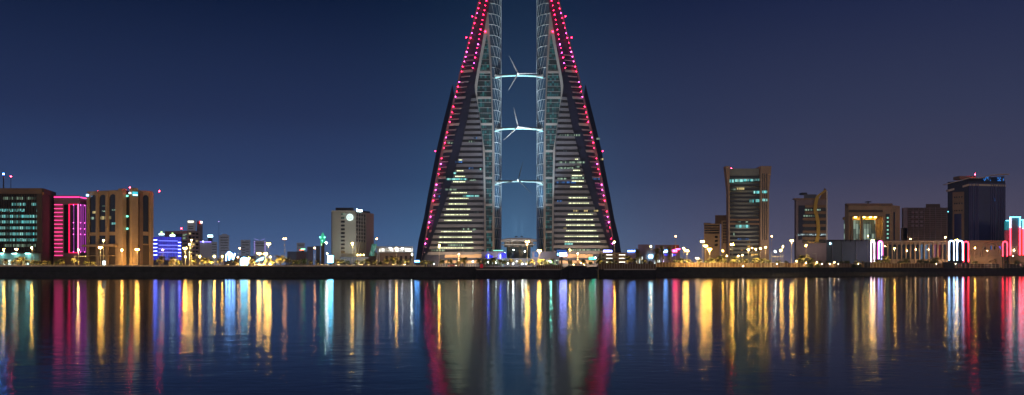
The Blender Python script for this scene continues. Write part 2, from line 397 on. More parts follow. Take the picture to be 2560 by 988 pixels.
def tower(mir, label):
    sx = (lambda px: 2595 - px) if mir else (lambda px: px)
    root = thing('sail_tower', label, 'skyscraper', (wx(sx(1150), TY), TY, G), 'twin sail towers')
    Zy = lambda py: wz(py, TY)
    def P(k, py, dd=0, dpx=0):
        d = DEP.get(k, 0) + dd
        px = interp(T[k], py) if isinstance(k, str) else k
        return (wx(sx(px + dpx), TY + d), TY + d, max(Zy(py), G - .3))
    lv = list(range(-150, 669, 22)) + [668]; lv = sorted(set(lv))
    # core
    q = MB(); rows = []
    for y in lv:
        ro, ri = interp(T['out'], y), 1253
        mid = (ro + ri) / 2
        row = [P('out', y), P('c', y), P('e', y, .6), P('h', y, .6)]
        for kx, dd in ((.35, 3), (.75, 7)):
            hx = interp(T['h'], y); px = hx + (1252.5 - hx) * kx; row.append((wx(sx(px), TY + dd), TY + dd, row[0][2]))
        row.append(P('i', y))
        for px, dd in ((1251, 24), (max(mid, ro + 6), 33), (ro + (ri - ro) * .12, 22)): row.append((wx(sx(px), TY + dd), TY + dd, row[0][2]))
        rows.append(row)
    k = len(rows[0])
    for r_ in rows: q.v += r_
    for a in range(len(rows) - 1):
        for b in range(k):
            f = (a * k + b, a * k + (b + 1) % k, (a + 1) * k + (b + 1) % k, (a + 1) * k + b)
            q.f.append(f if mir else f[::-1]); q.m.append(0)
    q.f.append(tuple(range(k))); q.m.append(0)
    q.build('glass_body', M_navy, root)
    # rear fin
    q = MB(); fl = [203, 240, 300, 360, 420, 480, 540, 600, 668]; vs = []
    for y in fl:
        a = interp(T['fin'], y); b = interp(T['out'], y) + 2
        b = max(a + .6, min(b, a + (y - 203) * .9 + .8)); z = max(Zy(y), G - .3)
        vs += [(wx(sx(a), TY + 15), TY + 15, z), (wx(sx(b), TY + 10), TY + 10, z), (wx(sx(b), TY + 13), TY + 13, z), (wx(sx(a), TY + 18), TY + 18, z)]
    fs = []
    for a in range(len(fl) - 1):
        for b in range(4):
            i0, i1 = a * 4 + b, a * 4 + (b + 1) % 4; fs.append((i0, i1, i1 + 4, i0 + 4))
    fs.append((0, 1, 2, 3)); q.add(vs, fs).build('rear_fin', M_navy, root)
    def strip(k1, k2, y0, y1, o, name, m, step=16, thick=1.0):
        ys = [y0]
        while ys[-1] + step < y1: ys.append(ys[-1] + step)
        ys.append(y1); vs = []
        for y in ys:
            a, b = P(k1, y, -o), P(k2, y, -o); vs += [a, b, (b[0], b[1] + thick, b[2]), (a[0], a[1] + thick, a[2])]
        fs = [(0, 1, 2, 3)]
        for a in range(len(ys) - 1):
            for b in range(4):
                i0, i1 = a * 4 + b, a * 4 + (b + 1) % 4; fs.append((i0, i1, i1 + 4, i0 + 4))
        return MB().add(vs, fs).build(name, m, root)
    strip('e', 'f', 88, 662, 1.3, 'rib', M_grey); strip('g', 'h', 88, 662, 1.3, 'column', M_grey)
    strip('e', 'h', 34, 88, 1.3, 'rib', M_grey)
    strip('f', 'g', 90, 640, 1.0, 'atrium_glazing', W_teal, thick=.3)
    def bar(k1, k2, y, h, o, name, m, a0=0, a1=0, thick=.8, par=None, q=None):
        pts = []
        for yy in (y + h / 2, y - h / 2):
            a, b = P(k1, yy, -o, a0), P(k2, yy, -o, a1)
            pts += [a, b, (b[0], b[1] + thick, b[2]), (a[0], a[1] + thick, a[2])]
        r = q or MB(); r.hexa(pts)
        if q is None: return r.build(name, m, par or root)
    for y in (182, 246, 312, 379, 446, 513, 580): bar('f', 'g', y, 5.5, 1.6, 'cross_beam', M_grey)
    q = MB(); y = 110
    while y < 630:
        bar('f', 'g', y, .9, 1.25, '', None, .5, -.5, .2, q=q); y += 13.4
    tag(q.build('mullion_frame', M_greydim, root), kind='stuff')
    # ledges of the outer strip: a deep one each fifth floor
    y = 180 - 66.7 * 0
    n = 0; y = 138
    while y < 640:
        major = abs(((y - 180) / 66.7) - round((y - 180) / 66.7)) < .08
        bar('out', 'c', y, 6 if major else 2.6, 1.6 if major else 1.4, 'ledge', M_greydim if not major else M_grey, 6 if y < 560 else 8, 0 if major else -4)
        y += 13.34
    # edge pier in the outer face
    q = MB(); vs = []; ys = list(range(-150, 669, 20))
    for y in ys:
        a, b = P('out', y, -.3), P('out', y, -1.1, 4 + max(0, (y - 200)) * .012); vs += [a, b, (b[0], b[1] + .8, b[2]), (a[0], a[1] + .8, a[2])]
    fs = [(0, 1, 2, 3)]
    for a in range(len(ys) - 1):
        for b in range(4):
            i0, i1 = a * 4 + b, a * 4 + (b + 1) % 4; fs.append((i0, i1, i1 + 4, i0 + 4))
    q.add(vs, fs).build('edge_pier', mat('tower_edge', (.20, .15, .17), .6, var=.1), root)
    # front facade: cladding per floor between window ribbons
    y = 250.5 if not mir else 248
    lines = []
    while y < 640:
        bar('d', 'e', y, 7.0, .8, 'spandrel', M_span, 1.2, -.2); lines.append(y)
        y += 13.68
    fl = [(a + b) / 2 for a, b in zip(lines, lines[1:])]
    for yy in fl:
        bar('d', 'e', yy, 6.0, .35, 'window_ribbon', M_glass, 2, -4)
    # floor strip lights and lit rooms (positions read floor by floor)
    if not mir:
        SL = [(400, 1147, 1155), (427, 1142, 1159), (441, 1138, 1163), (454.5, 1133, 1163), (482, 1129, 1168), (496, 1124, 1171), (510, 1121, 1167), (523, 1116, 1175), (537, 1111, 1171), (551, 1111, 1179), (579, 1103, 1179), (593, 1098, 1179), (606, 1096, 1183), (620, 1094, 1183)]
        WN = [(405, 1139, 1155, W_blue), (433, 1134, 1140, W_cyan), (448, 1116, 1168, W_cyan), (450, 1174, 1190, W_green), (354, 1172, 1186, W_green), (345, 1184, 1192, W_blue), (357, 1117, 1133, W_green), (490, 1157, 1199, W_cyan), (491, 1092, 1101, W_blue), (474, 1113, 1141, W_green), (475, 1099, 1104, W_blue), (421, 1172, 1183, W_blue), (423, 1199, 1204, W_cyan), (573, 1154, 1173, W_green), (574, 1182, 1190, W_green), (531, 1185, 1196, W_dim), (613, 1120, 1160, W_green), (626, 1078, 1112, W_green), (627, 1150, 1205, W_dim)]
    else:
        SL = [(398, 1437, 1445), (426, 1433, 1451), (439, 1430, 1455), (453, 1430, 1459), (467, 1426, 1455), (494.5, 1422, 1469), (508, 1422, 1472), (536, 1419, 1482), (549.5, 1415, 1482), (563, 1416, 1487), (577, 1416, 1491), (591, 1412, 1496), (604.5, 1412, 1500)]
        WN = [(338, 1399, 1450, W_green), (406, 1394, 1462, W_green), (420, 1395, 1433, W_green), (417, 1438, 1449, W_green), (447, 1393, 1418, W_green), (445, 1427, 1460, W_green), (447, 1482, 1500, W_blue), (456, 1390, 1440, W_blue), (527, 1434, 1446, W_yellow), (527, 1459, 1469, W_yellow), (527, 1484, 1496, W_yellow), (527, 1472, 1481, W_dim), (571, 1409, 1416, W_yellow), (503, 1393, 1405, W_blue), (378, 1408, 1417, W_dim), (347, 1491, 1500, W_green), (398, 1502, 1508, W_yellow), (610, 1412, 1432, W_cyan), (625, 1425, 1500, W_green), (377, 1440, 1452, W_dim)]
    def flat(x0, x1, yc, h, o, name, m):
        Yp = TY - 2.2 - o
        MB().box(wx(x0, Yp), wx(x1, Yp), Yp, Yp + .5, wz(yc + h / 2, Yp), wz(yc - h / 2, Yp)).build(name, m, root)
    for y, a, b in SL: flat(a, b, y, 1.7, .9, 'strip_light', G_strip)
    for y, a, b, m in WN: flat(a, b, y, 4.2, .8, 'lit_window', m)
    # beacons in two rows
    LO = [(21, 1196), (33, 1193), (45, 1190), (58, 1186.5), (70, 1183), (83, 1179.6), (95, 1177), (107, 1173), (120, 1170), (130, 1167), (142, 1164), (154, 1161), (167, 1157), (179, 1154), (205, 1148), (217, 1145), (229, 1142), (242, 1139), (267, 1133.5), (281, 1130), (293, 1127), (305, 1124.6), (331, 1118), (344, 1115), (357, 1112), (370, 1110), (396, 1104), (410, 1102), (423, 1099), (435, 1096), (462, 1091), (475, 1089), (489, 1086), (502, 1083), (529, 1078), (542, 1076), (556, 1073), (569, 1071), (597, 1067), (609, 1063.5), (8, 1199), (-5, 1202), (-18, 1205), (-31, 1208), (-44, 1211)]
    LI = [(2, 1216), (14, 1213), (26, 1211), (37, 1208.5), (50, 1206), (61, 1204), (74, 1201.6), (86, 1199), (98, 1197), (111, 1195), (120, 1193), (132, 1190.6), (144, 1187.5), (158, 1185), (170, 1182), (-10, 1218), (-22, 1220.5), (-34, 1223)]
    MG = {20, 31, 33, 242, 205, 130, 142, 154, 344, 410, 475, 542, 556, 609, 83, 462, 132, 158, 111, 489}
    for i, (y, x) in enumerate(LO + LI):
        Yp = TY - .4 if i < len(LO) else TY - 1.8
        big = .31 + .12 * ((i * 7) % 3 == 0)
        MB().ball((wx(sx(x), Yp), Yp, wz(y, Yp)), big, 5, 2).build('beacon', G_ledm if y in MG else G_ledr, root)
    for y, x in ((41, 1181), (94, 1166), (79, 1213), (378, 1088)):
        Yp = TY + 2 if x != 1213 else TY - 4
        q = MB().ball((wx(sx(x), Yp), Yp, wz(y, Yp)), .42, 6, 3); o = q.build('obstruction_beacon', G_ledr, root)
        q = MB().tube([(wx(sx(x), Yp), Yp, wz(y, Yp) - .3), (wx(sx(x + 9), Yp + 5), Yp + 5, wz(y, Yp) - .8)], .1, 5); q.build('beacon_arm', M_metal, root)
    # curved glazed flank with its steel lattice
    def arc(y, t):   # t 0..1 from column round to the inner edge
        hx = interp(T['h'], y); a = t * math.pi / 2
        px = hx + (1253 - hx) * math.sin(a); dd = -2 + 14 * (1 - math.cos(a))
        Yp = TY + dd - .3
        return (wx(sx(px), Yp), Yp, wz(y, TY))
    q = MB(); ys = list(range(-150, 640, 26)); nn = 7; vs = [arc(y, i / (nn - 1)) for y in ys for i in range(nn)]
    q.add(vs, [(a * nn + b, a * nn + b + 1, (a + 1) * nn + b + 1, (a + 1) * nn + b) for a in range(len(ys) - 1) for b in range(nn - 1)])
    q.build('curved_glazing', mat('curved_blue_glass', (.03, .07, .12), .12, var=.3, vscale=.08, spec=.8), root)
    q = MB(); y = -150; kk = 0
    while y < 632:
        q.tube([Vector(arc(y, i / 6)) + Vector((0, -.25, 0)) for i in range(7)], .16, 4)
        y2 = min(y + 26.7, 638)
        for i, t in enumerate((.12, .34, .55, .75, .92)):
            q.tube([Vector(arc(y, t)) + Vector((0, -.25, 0)), Vector(arc(y2, min(t + (.16 if 380 > y or kk % 2 else -.12), 1))) + Vector((0, -.25, 0))], .10, 4)
        y += 26.7; kk += 1
    q.tube([Vector(arc(y, 1)) + Vector((0, -.2, 0)) for y in range(-150, 640, 40)], .22, 5)
    q.build('steel_lattice', mat('pale_steel', (.50, .56, .60), .4), root)
    # base storeys
    for y, h in ((640, 9), (655, 7)):
        bar('out', 'e', y, h, 1.4, 'base_band', M_tan, 6, -2)
    # floodlights added at its foot and on the saucer roof to brighten its faces
    def fl(px, Y, power, col, tx, ty, tY, size, z0=G):
        x = wx(sx(px), Y); f = MB().box(x - .5, x + .5, Y - .4, Y + .4, z0 - .02, z0 + .6).build('added_floodlight', M_metal, root)
        ld = bpy.data.lights.new('flood', 'SPOT'); ld.energy = power; ld.color = col; ld.spot_size = R(size); ld.spot_blend = 1; ld.shadow_soft_size = .5
        o = bpy.data.objects.new('flood', ld); C.objects.link(o); o.parent = f; p = Vector((x, Y, z0 + 1)); o.location = p - Vector(root.location)
        o.rotation_euler = (Vector((wx(sx(tx), tY), tY, wz(ty, tY))) - p).to_track_quat('-Z', 'Y').to_euler()
    fl(1292, 616, .72e6, (.72, .93, 1), 1246, 90, 650, 34, wz(593, 618))
    fl(1289, 620, 2.4e5, (.60, .85, 1), 1246, 400, 650, 50, wz(593, 618))
    fl(1200, 560, 3.0e5, (.90, .88, .95), 1195, 200, 642, 45)
    fl(1130, 565, .7e5, (.95, .88, .85), 1150, 470, 642, 60)
    fl(1105, 626, 2.4e4, (1, .66, .38), 1105, 640, 642, 140); fl(1170, 626, 2.4e4, (1, .70, .44), 1170, 640, 642, 140)
    return root
tower(False, 'tapering sail-shaped glass skyscraper beside the white terrace hall, its curved flank facing its twin')
tower(True, 'tapering sail-shaped glass skyscraper with the yellow lit rooms, nearer the flared concrete tower')

# ------------------------------------------------------------------ sky bridges with turbines
G_brcy = glow('cyan_bridge_light', (.35, .80, .86), .95, True)
def bridge(pyc, angs, label, dim=False):
    Y = TY + 5; root = thing('turbine_bridge', label, 'wind turbine', (wx(1297.5, Y), Y, wz(pyc, Y)), 'turbine bridges between the twin towers')
    z = wz(pyc, Y); x0, x1 = wx(1250, Y), wx(1345, Y)
    q = MB(); q.hexa([(wx(1243, Y), Y - 2, z + .2), (wx(1352, Y), Y - 2, z + .2), (wx(1352, Y), Y + 2, z + .2), (wx(1243, Y), Y + 2, z + .2), (wx(1243, Y), Y - 1.5, z + 1.1), (wx(1352, Y), Y - 1.5, z + 1.1), (wx(1352, Y), Y + 1.5, z + 1.1), (wx(1243, Y), Y + 1.5, z + 1.1)])
    q.build('deck', mat('bridge_steel', (.10, .11, .13), .5), root)
    q = MB(); pts = [(wx(px, Y), Y - 1.9, z - .45 + b) for px, b in ((1255, 0), (1275, .35), (1297, .5), (1320, .35), (1340, 0))]
    q.tube(pts, .55 if not dim else .35, 6); q.build('underside_light', G_brcy if not dim else glow('dim_bridge_light', (.42, .72, .72), .5), root)
    for s in (-1, 1):
        cx = 1297.5
        A = [(wx(cx + s * 42, Y), Y - 2.1, z - .1), (wx(cx + s * 50, Y - 4), Y - 4, z - .9), (wx(cx + s * 59, Y - 7), Y - 7, z - 1.5)]
        q = MB().tube([A[0], A[1], A[2]], [.55, 1.1, 1.35], 8); q.build('fairing', mat('fairing_white', (.55, .60, .60), .5), root)
        q = MB().tube([(A[0][0], A[0][1] - .2, A[0][2] - .5), (A[1][0], A[1][1] - .6, A[1][2] - .9), (A[2][0], A[2][1] - .8, A[2][2] - 1.2)], [.2, .38, .4], 5); q.build('fairing_light', G_brcy if not dim else MC['dim_bridge_light'], root)
    hx, hz = wx(1295, Y), z + 1.1
    MB().tube([(hx, Y - 4.2, hz), (hx, Y - 3, hz), (hx, Y + 2.5, hz)], [.35, .85, .8], 8).build('nacelle', M_white, root)
    MB().ball((hx, Y - 4.4, hz), .75, 8, 5).build('hub', M_white, root)
    for a in angs:
        a = R(a); d = Vector((math.cos(a), 0, math.sin(a))); nrm = Vector((-d.z, 0, d.x))
        c0 = Vector((hx, Y - 4.5, hz)); q = MB(); vs = []
        for r_, wd in ((.4, .3), (2.2, .58), (5, .48), (9, .32), (14.3, .08)):
            c = c0 + d * r_; vs += [c - nrm * wd + Vector((0, .12, 0)), c + Vector((0, -.2, 0)), c + nrm * wd * .7 + Vector((0, .12, 0)), c + Vector((0, .22, 0))]
        fs = [(3, 2, 1, 0), (16, 17, 18, 19)]
        for i in range(4):
            for k in range(4):
                i0, i1 = i * 4 + k, i * 4 + (k + 1) % 4; fs.append((i0, i1, i1 + 4, i0 + 4))
        q.add(vs, fs).build('blade', mat('blade_grey', (.36, .36, .37), .5) if not dim else mat('darkened_blade', (.03, .035, .045), .5), root)  # dim bridge's blades coloured near black so the rotor barely shows
    return root
bridge(191, (117, 240, 1), 'topmost lit turbine bridge, one blade lying level along its deck')
bridge(323, (103, 223, -8), 'middle lit turbine bridge between the twin towers, one blade nearly upright')
bridge(455, (75, 195, 315), 'lowest and dimmest turbine bridge between the twin towers', True)

# ================================================================== buildings west of the towers
def fins(b, A, B, u0, u1, n, t, bo, o1, m, wpx=.5, name='fins'):
    q = MB()
    for i in range(n):
        u = u0 + (u1 - u0) * i / (n - 1); b.fbox('', A, B, u - wpx / 400, u + wpx / 400, t, bo, 0, o1, None, q=q)
    return q.build(name, m, b.root)
# 1 office slab with cyan windows
b = Bld('office_block', 'broad brown office block with rows of cyan lit windows behind upright fins', 'office building', 566, 30)
b.prism('wall', [(-70, 0), (106, 0), (137, 30), (137, 60), (-70, 50)], 472, None, M_dkbrown)
b.box('fascia', -70, 106.5, 471, 485, -1.2, 0, M_brown)
b.fbox('side_fascia', (106, 0), (137, 30), 0, 1, 471, 484, 0, .8, M_dkbrown)
b.box('corner_pier', 94, 106.5, 485, 660, -1, 0, M_dkbrown)
b.box('glass_front', -70, 94, 487, 631, -.2, 0, M_glass)
for y, segs in ((496, [(8, 62), (66, 94)]), (511, [(30, 66), (79, 94)]), (526, [(-10, 63), (90, 94)]), (541, [(-20, 94)]), (555, [(-20, 94)]), (570, [(-10, 94)]), (585, [(0, 94)]), (600, [(0, 38), (40, 68), (72, 94)]), (614, [(12, 90)])):
    for x0, x1 in segs: b.box('lit_window', x0, x1, y - 3.4, y + 3.4, -.45, -.2, W_cyan if y not in (496, 614) else W_green)
q = MB()
for i in range(38): q.box(wx(-60 + i * 4.1, b.Y), wx(-59.3 + i * 4.1, b.Y), b.Y - 1.1, b.Y - .45, b.Z(631), b.Z(487))
tag(q.build('upright_fins', M_dkbrown, b.root), kind='stuff')
b.box('lobby_wall', -70, 104, 633, 668, -2.5, -.2, mat('pale_teal_wall', (.30, .42, .42), .7, var=.12))
b.box('lobby_canopy', -70, 106, 631, 634, -5, 0, M_dkbrown)
for x in (18, 30, 74): b.box('lit_doorway', x - 3, x + 3, 650, 667, -2.8, -2.5, glow('lobby_light', (.75, 1, .98), 1.6))
for x in (-20, 12, 45, 78):
    o = b.box('canopy_light', x - 5, x + 5, 634, 635, -4.6, -3.8, glow('teal_downlight', (.35, 1, .95), 26))
b.mast(20.5, 441, 472); b.beacon(20.5, 440, 3, .4)
b.mast(2, 435, 472, 3, .3); b.beacon(2, 434, 3, .6, glow('blue_beacon', (.05, .25, 1), 90), 'blue_beacon')
# 2 neon building
b = Bld('neon_office', 'dark office block outlined in pink neon beside the fin-fronted block', 'office building', 584, 176)
b.prism('wall', [(136, 0), (200, 0), (217, 10), (217, 40), (136, 40)], 497, None, M_mauve)
b.box('roof_parapet', 136, 200, 489, 512, -.6, 0, M_mauve)
b.box('roof_neon', 137, 200, 492.2, 494.2, -1.2, -.6, glow('roof_pink_neon', (1, .04, .28), 3))
b.fbox('roof_neon', (200, 0), (217, 10), 0, 1, 492.6, 494.6, .1, .8, MC['roof_pink_neon'])
b.box('stair_panel', 136.5, 160, 508, 642, -.5, 0, mat('pinkish_panel', (.32, .22, .28), .6))
for i in range(14): b.box('neon_bar', 137.5, 157.5, 511.4 + i * 9.75, 512.9 + i * 9.75, -1.1, -.5, G_pink)
b.box('curtain_wall', 161, 172.5, 512, 632, -.3, 0, M_glass)
b.box('curtain_wall', 176, 196, 513, 630, -.3, 0, M_navy)
G_crim = glow('crimson_neon', (1, .01, .10), 1.5)
b.box('neon_frame', 173.6, 175.4, 510.5, 633, -1.2, -.5, G_crim, label='crimson upright of the neon frame')
b.box('neon_frame', 196, 197.8, 510.5, 633, -1.2, -.5, glow('bright_pink_neon', (1, .20, .55), 1.8), label='pale pink upright of the neon frame')
b.box('neon_frame', 175.4, 196, 510.5, 512.2, -1.2, -.5, G_crim)
b.box('neon_frame', 175.4, 196, 631.4, 633, -1.2, -.5, G_crim)
for x in (185.5, 201.5, 206.5, 212.5):
    if x < 200: b.box('neon_rod', x - .35, x + .35, 513, 630, -.8, -.3, G_violet)
    else:
        u = (x - 200) / 17; b.fbox('neon_rod', (200, 0), (217, 10), u - .025, u + .025, 510, 630, .1, .5, G_violet)
    for y in (513, 557, 572, 586, 630):
        dd = -1 if x < 200 else (x - 200) / 17 * 10 - 1
        b.beacon(x, y, dd, .28, glow('neon_dot_light', (1, .12, .6), 7), 'neon_dot')
b.box('podium', 137, 217, 642, 668, -2, 0, M_brown)
# 3 arcaded bank
b = Bld('arched_bank', 'tan stone bank tower with tall round-headed window bays and a cyan rooftop logo', 'bank building', 560, 300)
A0, A1 = (218, 14), (322, 0)
b.prism('core', [(218.5, 14.5), (322, .5), (381, 12.5), (381, 50), (218, 50)], 479, None, M_dkbrown)
def archbay(b, A, B, u0, u1, t, bo, m, par=None):
    """round-headed dark bay glass with a stone surround"""
    a = Vector((b.X(*A), b.Y + A[1])); c = Vector((b.X(*B), b.Y + B[1])); d = c - a; n = Vector((d.y, -d.x)).normalized()
    w_ = d.length; r = (u1 - u0) * w_ / 2; zt = b.Z(t); pts = []
    for i in range(9):
        an = math.pi * i / 8; pts.append(((u0 + u1) / 2 * w_ + r * math.cos(an), zt - r + r * math.sin(an)))
    pts = [(u1 * w_, b.Z(bo))] + pts + [(u0 * w_, b.Z(bo))]
    dn = d.normalized(); vs = []
    for off in (.12, .3): vs += [((a + dn * s_ + n * off).x, (a + dn * s_ + n * off).y, z) for s_, z in pts]
    k = len(pts); fs = [tuple(range(k, 2 * k)), tuple(range(k))[::-1]] + [(i, (i + 1) % k, k + (i + 1) % k, k + i) for i in range(k)]
    return MB().add(vs, fs).build('arched_bay', m, par or b.root)
pxu = lambda px: (px - 218) / 104
b.fbox('wall', A0, A1, 0, pxu(300), 474, 612, 0, .12, M_tan)
for x0, x1 in ((226, 243), (250, 267.5), (275, 292)): archbay(b, A0, A1, pxu(x0), pxu(x1), 484, 579, M_glass)
for x0, x1 in ((221, 225), (244, 249), (268.5, 274), (293, 300)): b.fbox('pilaster', A0, A1, pxu(x0), pxu(x1), 478, 668, .1, 1.4, M_tan)
for x0, x1 in ((226, 243), (250, 267.5), (275, 292)): b.fbox('lower_window', A0, A1, pxu(x0), pxu(x1), 588, 609, .1, .35, M_glass)
for x0, x1, y, h, m in ((233, 242, 528, 6, W_yellow), (228, 236, 543, 6, W_green), (255, 268, 526, 3, W_green), (254, 265, 543, 8, W_yellow), (268, 280, 543, 8, W_yellow), (280, 292, 524, 4, W_green), (280, 292, 558, 5, W_cyan), (259, 263, 513, 3, W_green)):
    b.fbox('lit_window', A0, A1, pxu(x0), pxu(x1), y - h / 2, y + h / 2, .3, .42, m)
for x0, x1 in ((301, 305.5),): b.fbox('window_slot', A0, A1, pxu(x0), pxu(x1), 490, 660, .0, .3, M_glass)
for x0, x1 in ((306, 316),): b.fbox('great_pier', A0, A1, pxu(x0), pxu(x1), 472, 668, .0, 3.2, M_tan)
for x0, x1 in ((317, 322),): b.fbox('window_slot', A0, A1, pxu(x0), pxu(x1), 478, 660, .0, .3, M_glass)
for y in (490, 541, 572): b.fbox('lit_window', A0, A1, pxu(317.2), pxu(321.8), y - 2.2, y + 2.2, .3, .5, glow('green_room', (.2, .9, .65), 2.2))
B0, B1 = (322, 0), (381, 12); pu = lambda px: (px - 322) / 59
b.fbox('great_pier', B0, B1, pu(324), pu(339), 470, 668, .0, 3, M_tan)
b.fbox('window_slot', B0, B1, pu(340), pu(344), 490, 660, .0, .3, M_glass)
b.fbox('wall', B0, B1, pu(345), pu(381), 474, 612, 0, .12, M_tan)
archbay(b, B0, B1, pu(357), pu(370.5), 485, 578, M_glass)
b.fbox('lower_window', B0, B1, pu(357), pu(370.5), 588, 609, .1, .35, M_glass)
b.fbox('pilaster', B0, B1, pu(346), pu(355), 478, 668, .1, 1.0, M_brown); b.fbox('pilaster', B0, B1, pu(372), pu(381), 478, 668, .1, 1.4, M_tan)
b.fbox('logo_panel', B0, B1, pu(325), pu(338), 479.5, 490, 3, 3.3, glow('cyan_logo_panel', (.05, .50, .62), 1.3))
text(b, 'logo_letters', 'CS', 326.5, 333, 483.6, -2.9, glow('white_logo', (.8, 1, 1), 4), .08)
b.fbox('logo_bar', B0, B1, pu(326), pu(337), 486.8, 488.4, 3.3, 3.5, MC['white_logo'])
b.fbox('entrance_canopy', A0, A1, 0, pxu(300), 611, 616, 1, 4.5, M_tan); b.fbox('canopy', A0, A1, pxu(226), pxu(292), 638, 640, 1, 4, M_tan)
b.fbox('lit_doorway', A0, A1, pxu(259), pxu(271), 652, 665, .3, .6, glow('door_light', (.75, .95, 1), 3))
b.prism('roof_plant', [(245, 20), (320, 14), (330, 40), (245, 40)], 472, 480, M_roof)
b.mast(278, 462, 472, 20, .1)
for x, y, d in ((219, 474, 14), (325, 469, 0), (379.5, 474, 12)): b.beacon(x, y, d, .42)
G_b = glow('blue_sign', (.3, .55, 1), 4)
MB().box(wx(217, 572), wx(222, 572), 571, 572, wz(491, 572), wz(486, 572)).build('side_sign', G_b, b.root)
for px, ay, e in ((250, 30, 1.5e4), (312, 26, 1.5e4), (362, 28, 1.2e4)): b.flood(px, ay, e * 1.2, (1, .63, .30), pyaim=540)
for px in (311, 334, 360): b.flood(px, 9, 9000, (1, .52, .12), pyaim=640, size=130)
# 4 blue floodlit building; the blue wash is emission put into its walls
b = Bld('blue_lit_building', 'low wide building washed in blue light with two lit rooftop signs', 'office building', 640, 416)
Gbl = lit('blue_wash_emission', (.06, .06, .95), .75, (1.0, 9, 1.1), .55, .0, sample=True); Gbw = glow('blue_white_bar', (.16, .20, 1), 22)
b.prism('wall', [(379, 6), (396, 0), (453, 8), (453, 40), (379, 40)], 592, None, M_slate)
b.fbox('blue_glow_wall', (396, 0), (453, 8), 0, 1, 592, 650, .02, .3, Gbl); b.fbox('blue_glow_wall', (379, 6), (396, 0), 0, 1, 592, 650, .02, .3, Gbl)
for y in (600, 609.5, 619, 628, 637.5): b.fbox('light_bar', (379, 6), (396, 0), .02, .88, y - .7, y + .7, .3, .7, Gbw)
for y in (605.5, 614, 623, 631.5, 640): b.fbox('light_bar', (396, 0), (453, 8), .86, .98, y - .6, y + .6, .3, .7, Gbw)
for y in (602, 613, 622, 631): b.fbox('floor_band', (396, 0), (453, 8), 0, .84, y - 1.0, y + 1.0, .3, .5, glow('blue_band', (.18, .22, 1), 1.6))
for x, y in ((402, 585.5), (429.5, 589)):
    b.box('rooftop_sign', x - 6, x + 6, y - 2, y + 2, 1, 1.6, glow('roof_sign_white', (.65, .95, .95), 6))
    b.box('sign_emblem', x - 1.6, x + 1.6, y - 7, y - 2.3, 1.1, 1.5, glow('emblem_lime', (.55, .95, .25), 3)); b.box('sign_leg', x - 4, x - 3, y + 2, y + 5, 1.1, 1.5, M_metal)
# 5 brown office and slim tower behind
b = Bld('office_block', 'mauve brown office block with a dark corner, behind the blue lit building', 'office building', 720, 475)
b.prism('wall', [(412, 10), (456, 4), (470, 0), (500, 8), (500, 50), (412, 50)], 577, None, M_mauve)
b.fbox('glass_corner', (412, 10), (456, 4), .55, .98, 584, 640, .02, .3, M_navy)
for r_ in range(7):
    for u in (.05, .35, .65): b.fbox('window', (470, 0), (500, 8), u, u + .2, 582 + r_ * 9, 586 + r_ * 9, .02, .2, M_glass if (r_ * 3 + int(u * 10)) % 4 else W_yellow)
for r_ in range(4): b.fbox('window', (456, 4), (470, 0), .1, .9, 585 + r_ * 8.5, 589 + r_ * 8.5, .02, .2, W_green if r_ < 2 else M_glass)
b.mast(450, 571, 577); b.beacon(450, 571, 3, .5)
b.flood(485, 30, 2.5e4, (1, .72, .5))
b = Bld('slim_tower', 'pale slim tower with white lit crown strips rising behind the mauve office', 'tower block', 1000, 485)
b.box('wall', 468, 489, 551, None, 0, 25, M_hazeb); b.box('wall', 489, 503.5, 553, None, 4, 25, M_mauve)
b.box('crown_light', 470, 484, 552.5, 556.5, -.5, 0, glow('crown_white', (1, .95, .75), 2.2)); b.box('crown_light', 499, 503, 553, 558, 3, 4, glow('crown_pale', (.9, 1, .95), 3)); b.box('crown_light', 497, 498.6, 553, 558, 3, 4, G_tail)
for y in (566, 571, 577, 583, 590): b.box('window_band', 471, 483, y, y + 1.6, -.3, 0, W_dim)
# 6 purple roof line building
b = Bld('low_tower', 'hazy block with a violet light line and a small white sign on its roof', 'tower block', 950, 512)
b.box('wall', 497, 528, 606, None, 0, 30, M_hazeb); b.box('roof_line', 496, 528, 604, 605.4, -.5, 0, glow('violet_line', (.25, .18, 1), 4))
b.box('roof_sign', 514.5, 526.5, 587, 592.5, 6, 7, glow('far_sign', (.6, .95, 1), 7)); b.box('sign_frame', 515, 526, 592.5, 604, 6.2, 6.8, M_metal)
b.beacon(508, 604, -.5, .6, G_white, 'roof_lamp')
# 7 hazy far towers
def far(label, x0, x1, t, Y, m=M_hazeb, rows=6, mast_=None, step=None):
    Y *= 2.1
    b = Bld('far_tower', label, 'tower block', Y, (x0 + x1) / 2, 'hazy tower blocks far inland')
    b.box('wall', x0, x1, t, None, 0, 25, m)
    if step: b.box('penthouse', x0 + step, x1 - step, t - 3, t, 3, 18, m)
    for i in range(rows): b.box('window_band', x0 + (x1 - x0) * .12, x1 - (x1 - x0) * .12, t + 5 + i * 6.5, t + 7 + i * 6.5, -.3, 0, W_dim if (i + int(x0)) % 3 == 0 else M_slate)
    b.flood((x0 + x1) / 2, 60, 4.5e4 if Y > 2400 else 2.2e4, (.62, .76, 1), pyaim=t + 10)  # bluish spot added to lift the dark far wall towards the sky tone
    if mast_: b.mast(mast_, t - 12, t, 3, .2)
    return b
far('hazy stepped slab, tallest of the far blocks beyond the arched screen', 548, 573, 588, 1500, step=6)
far('low hazy block between the violet-lined roof and the stepped slab', 528, 543, 605, 1400, rows=4)
far('faint bluish slab seen over the white dome', 602, 626, 600, 1700, rows=5)
far('faint low slab just past the white dome', 613, 624, 617, 1500, rows=3)
b = far('blue hazy block topped by a violet V of light', 634, 665, 602, 1300, rows=2)
GV = glow('faint_violet_light', (.45, .35, 1), 1.6)
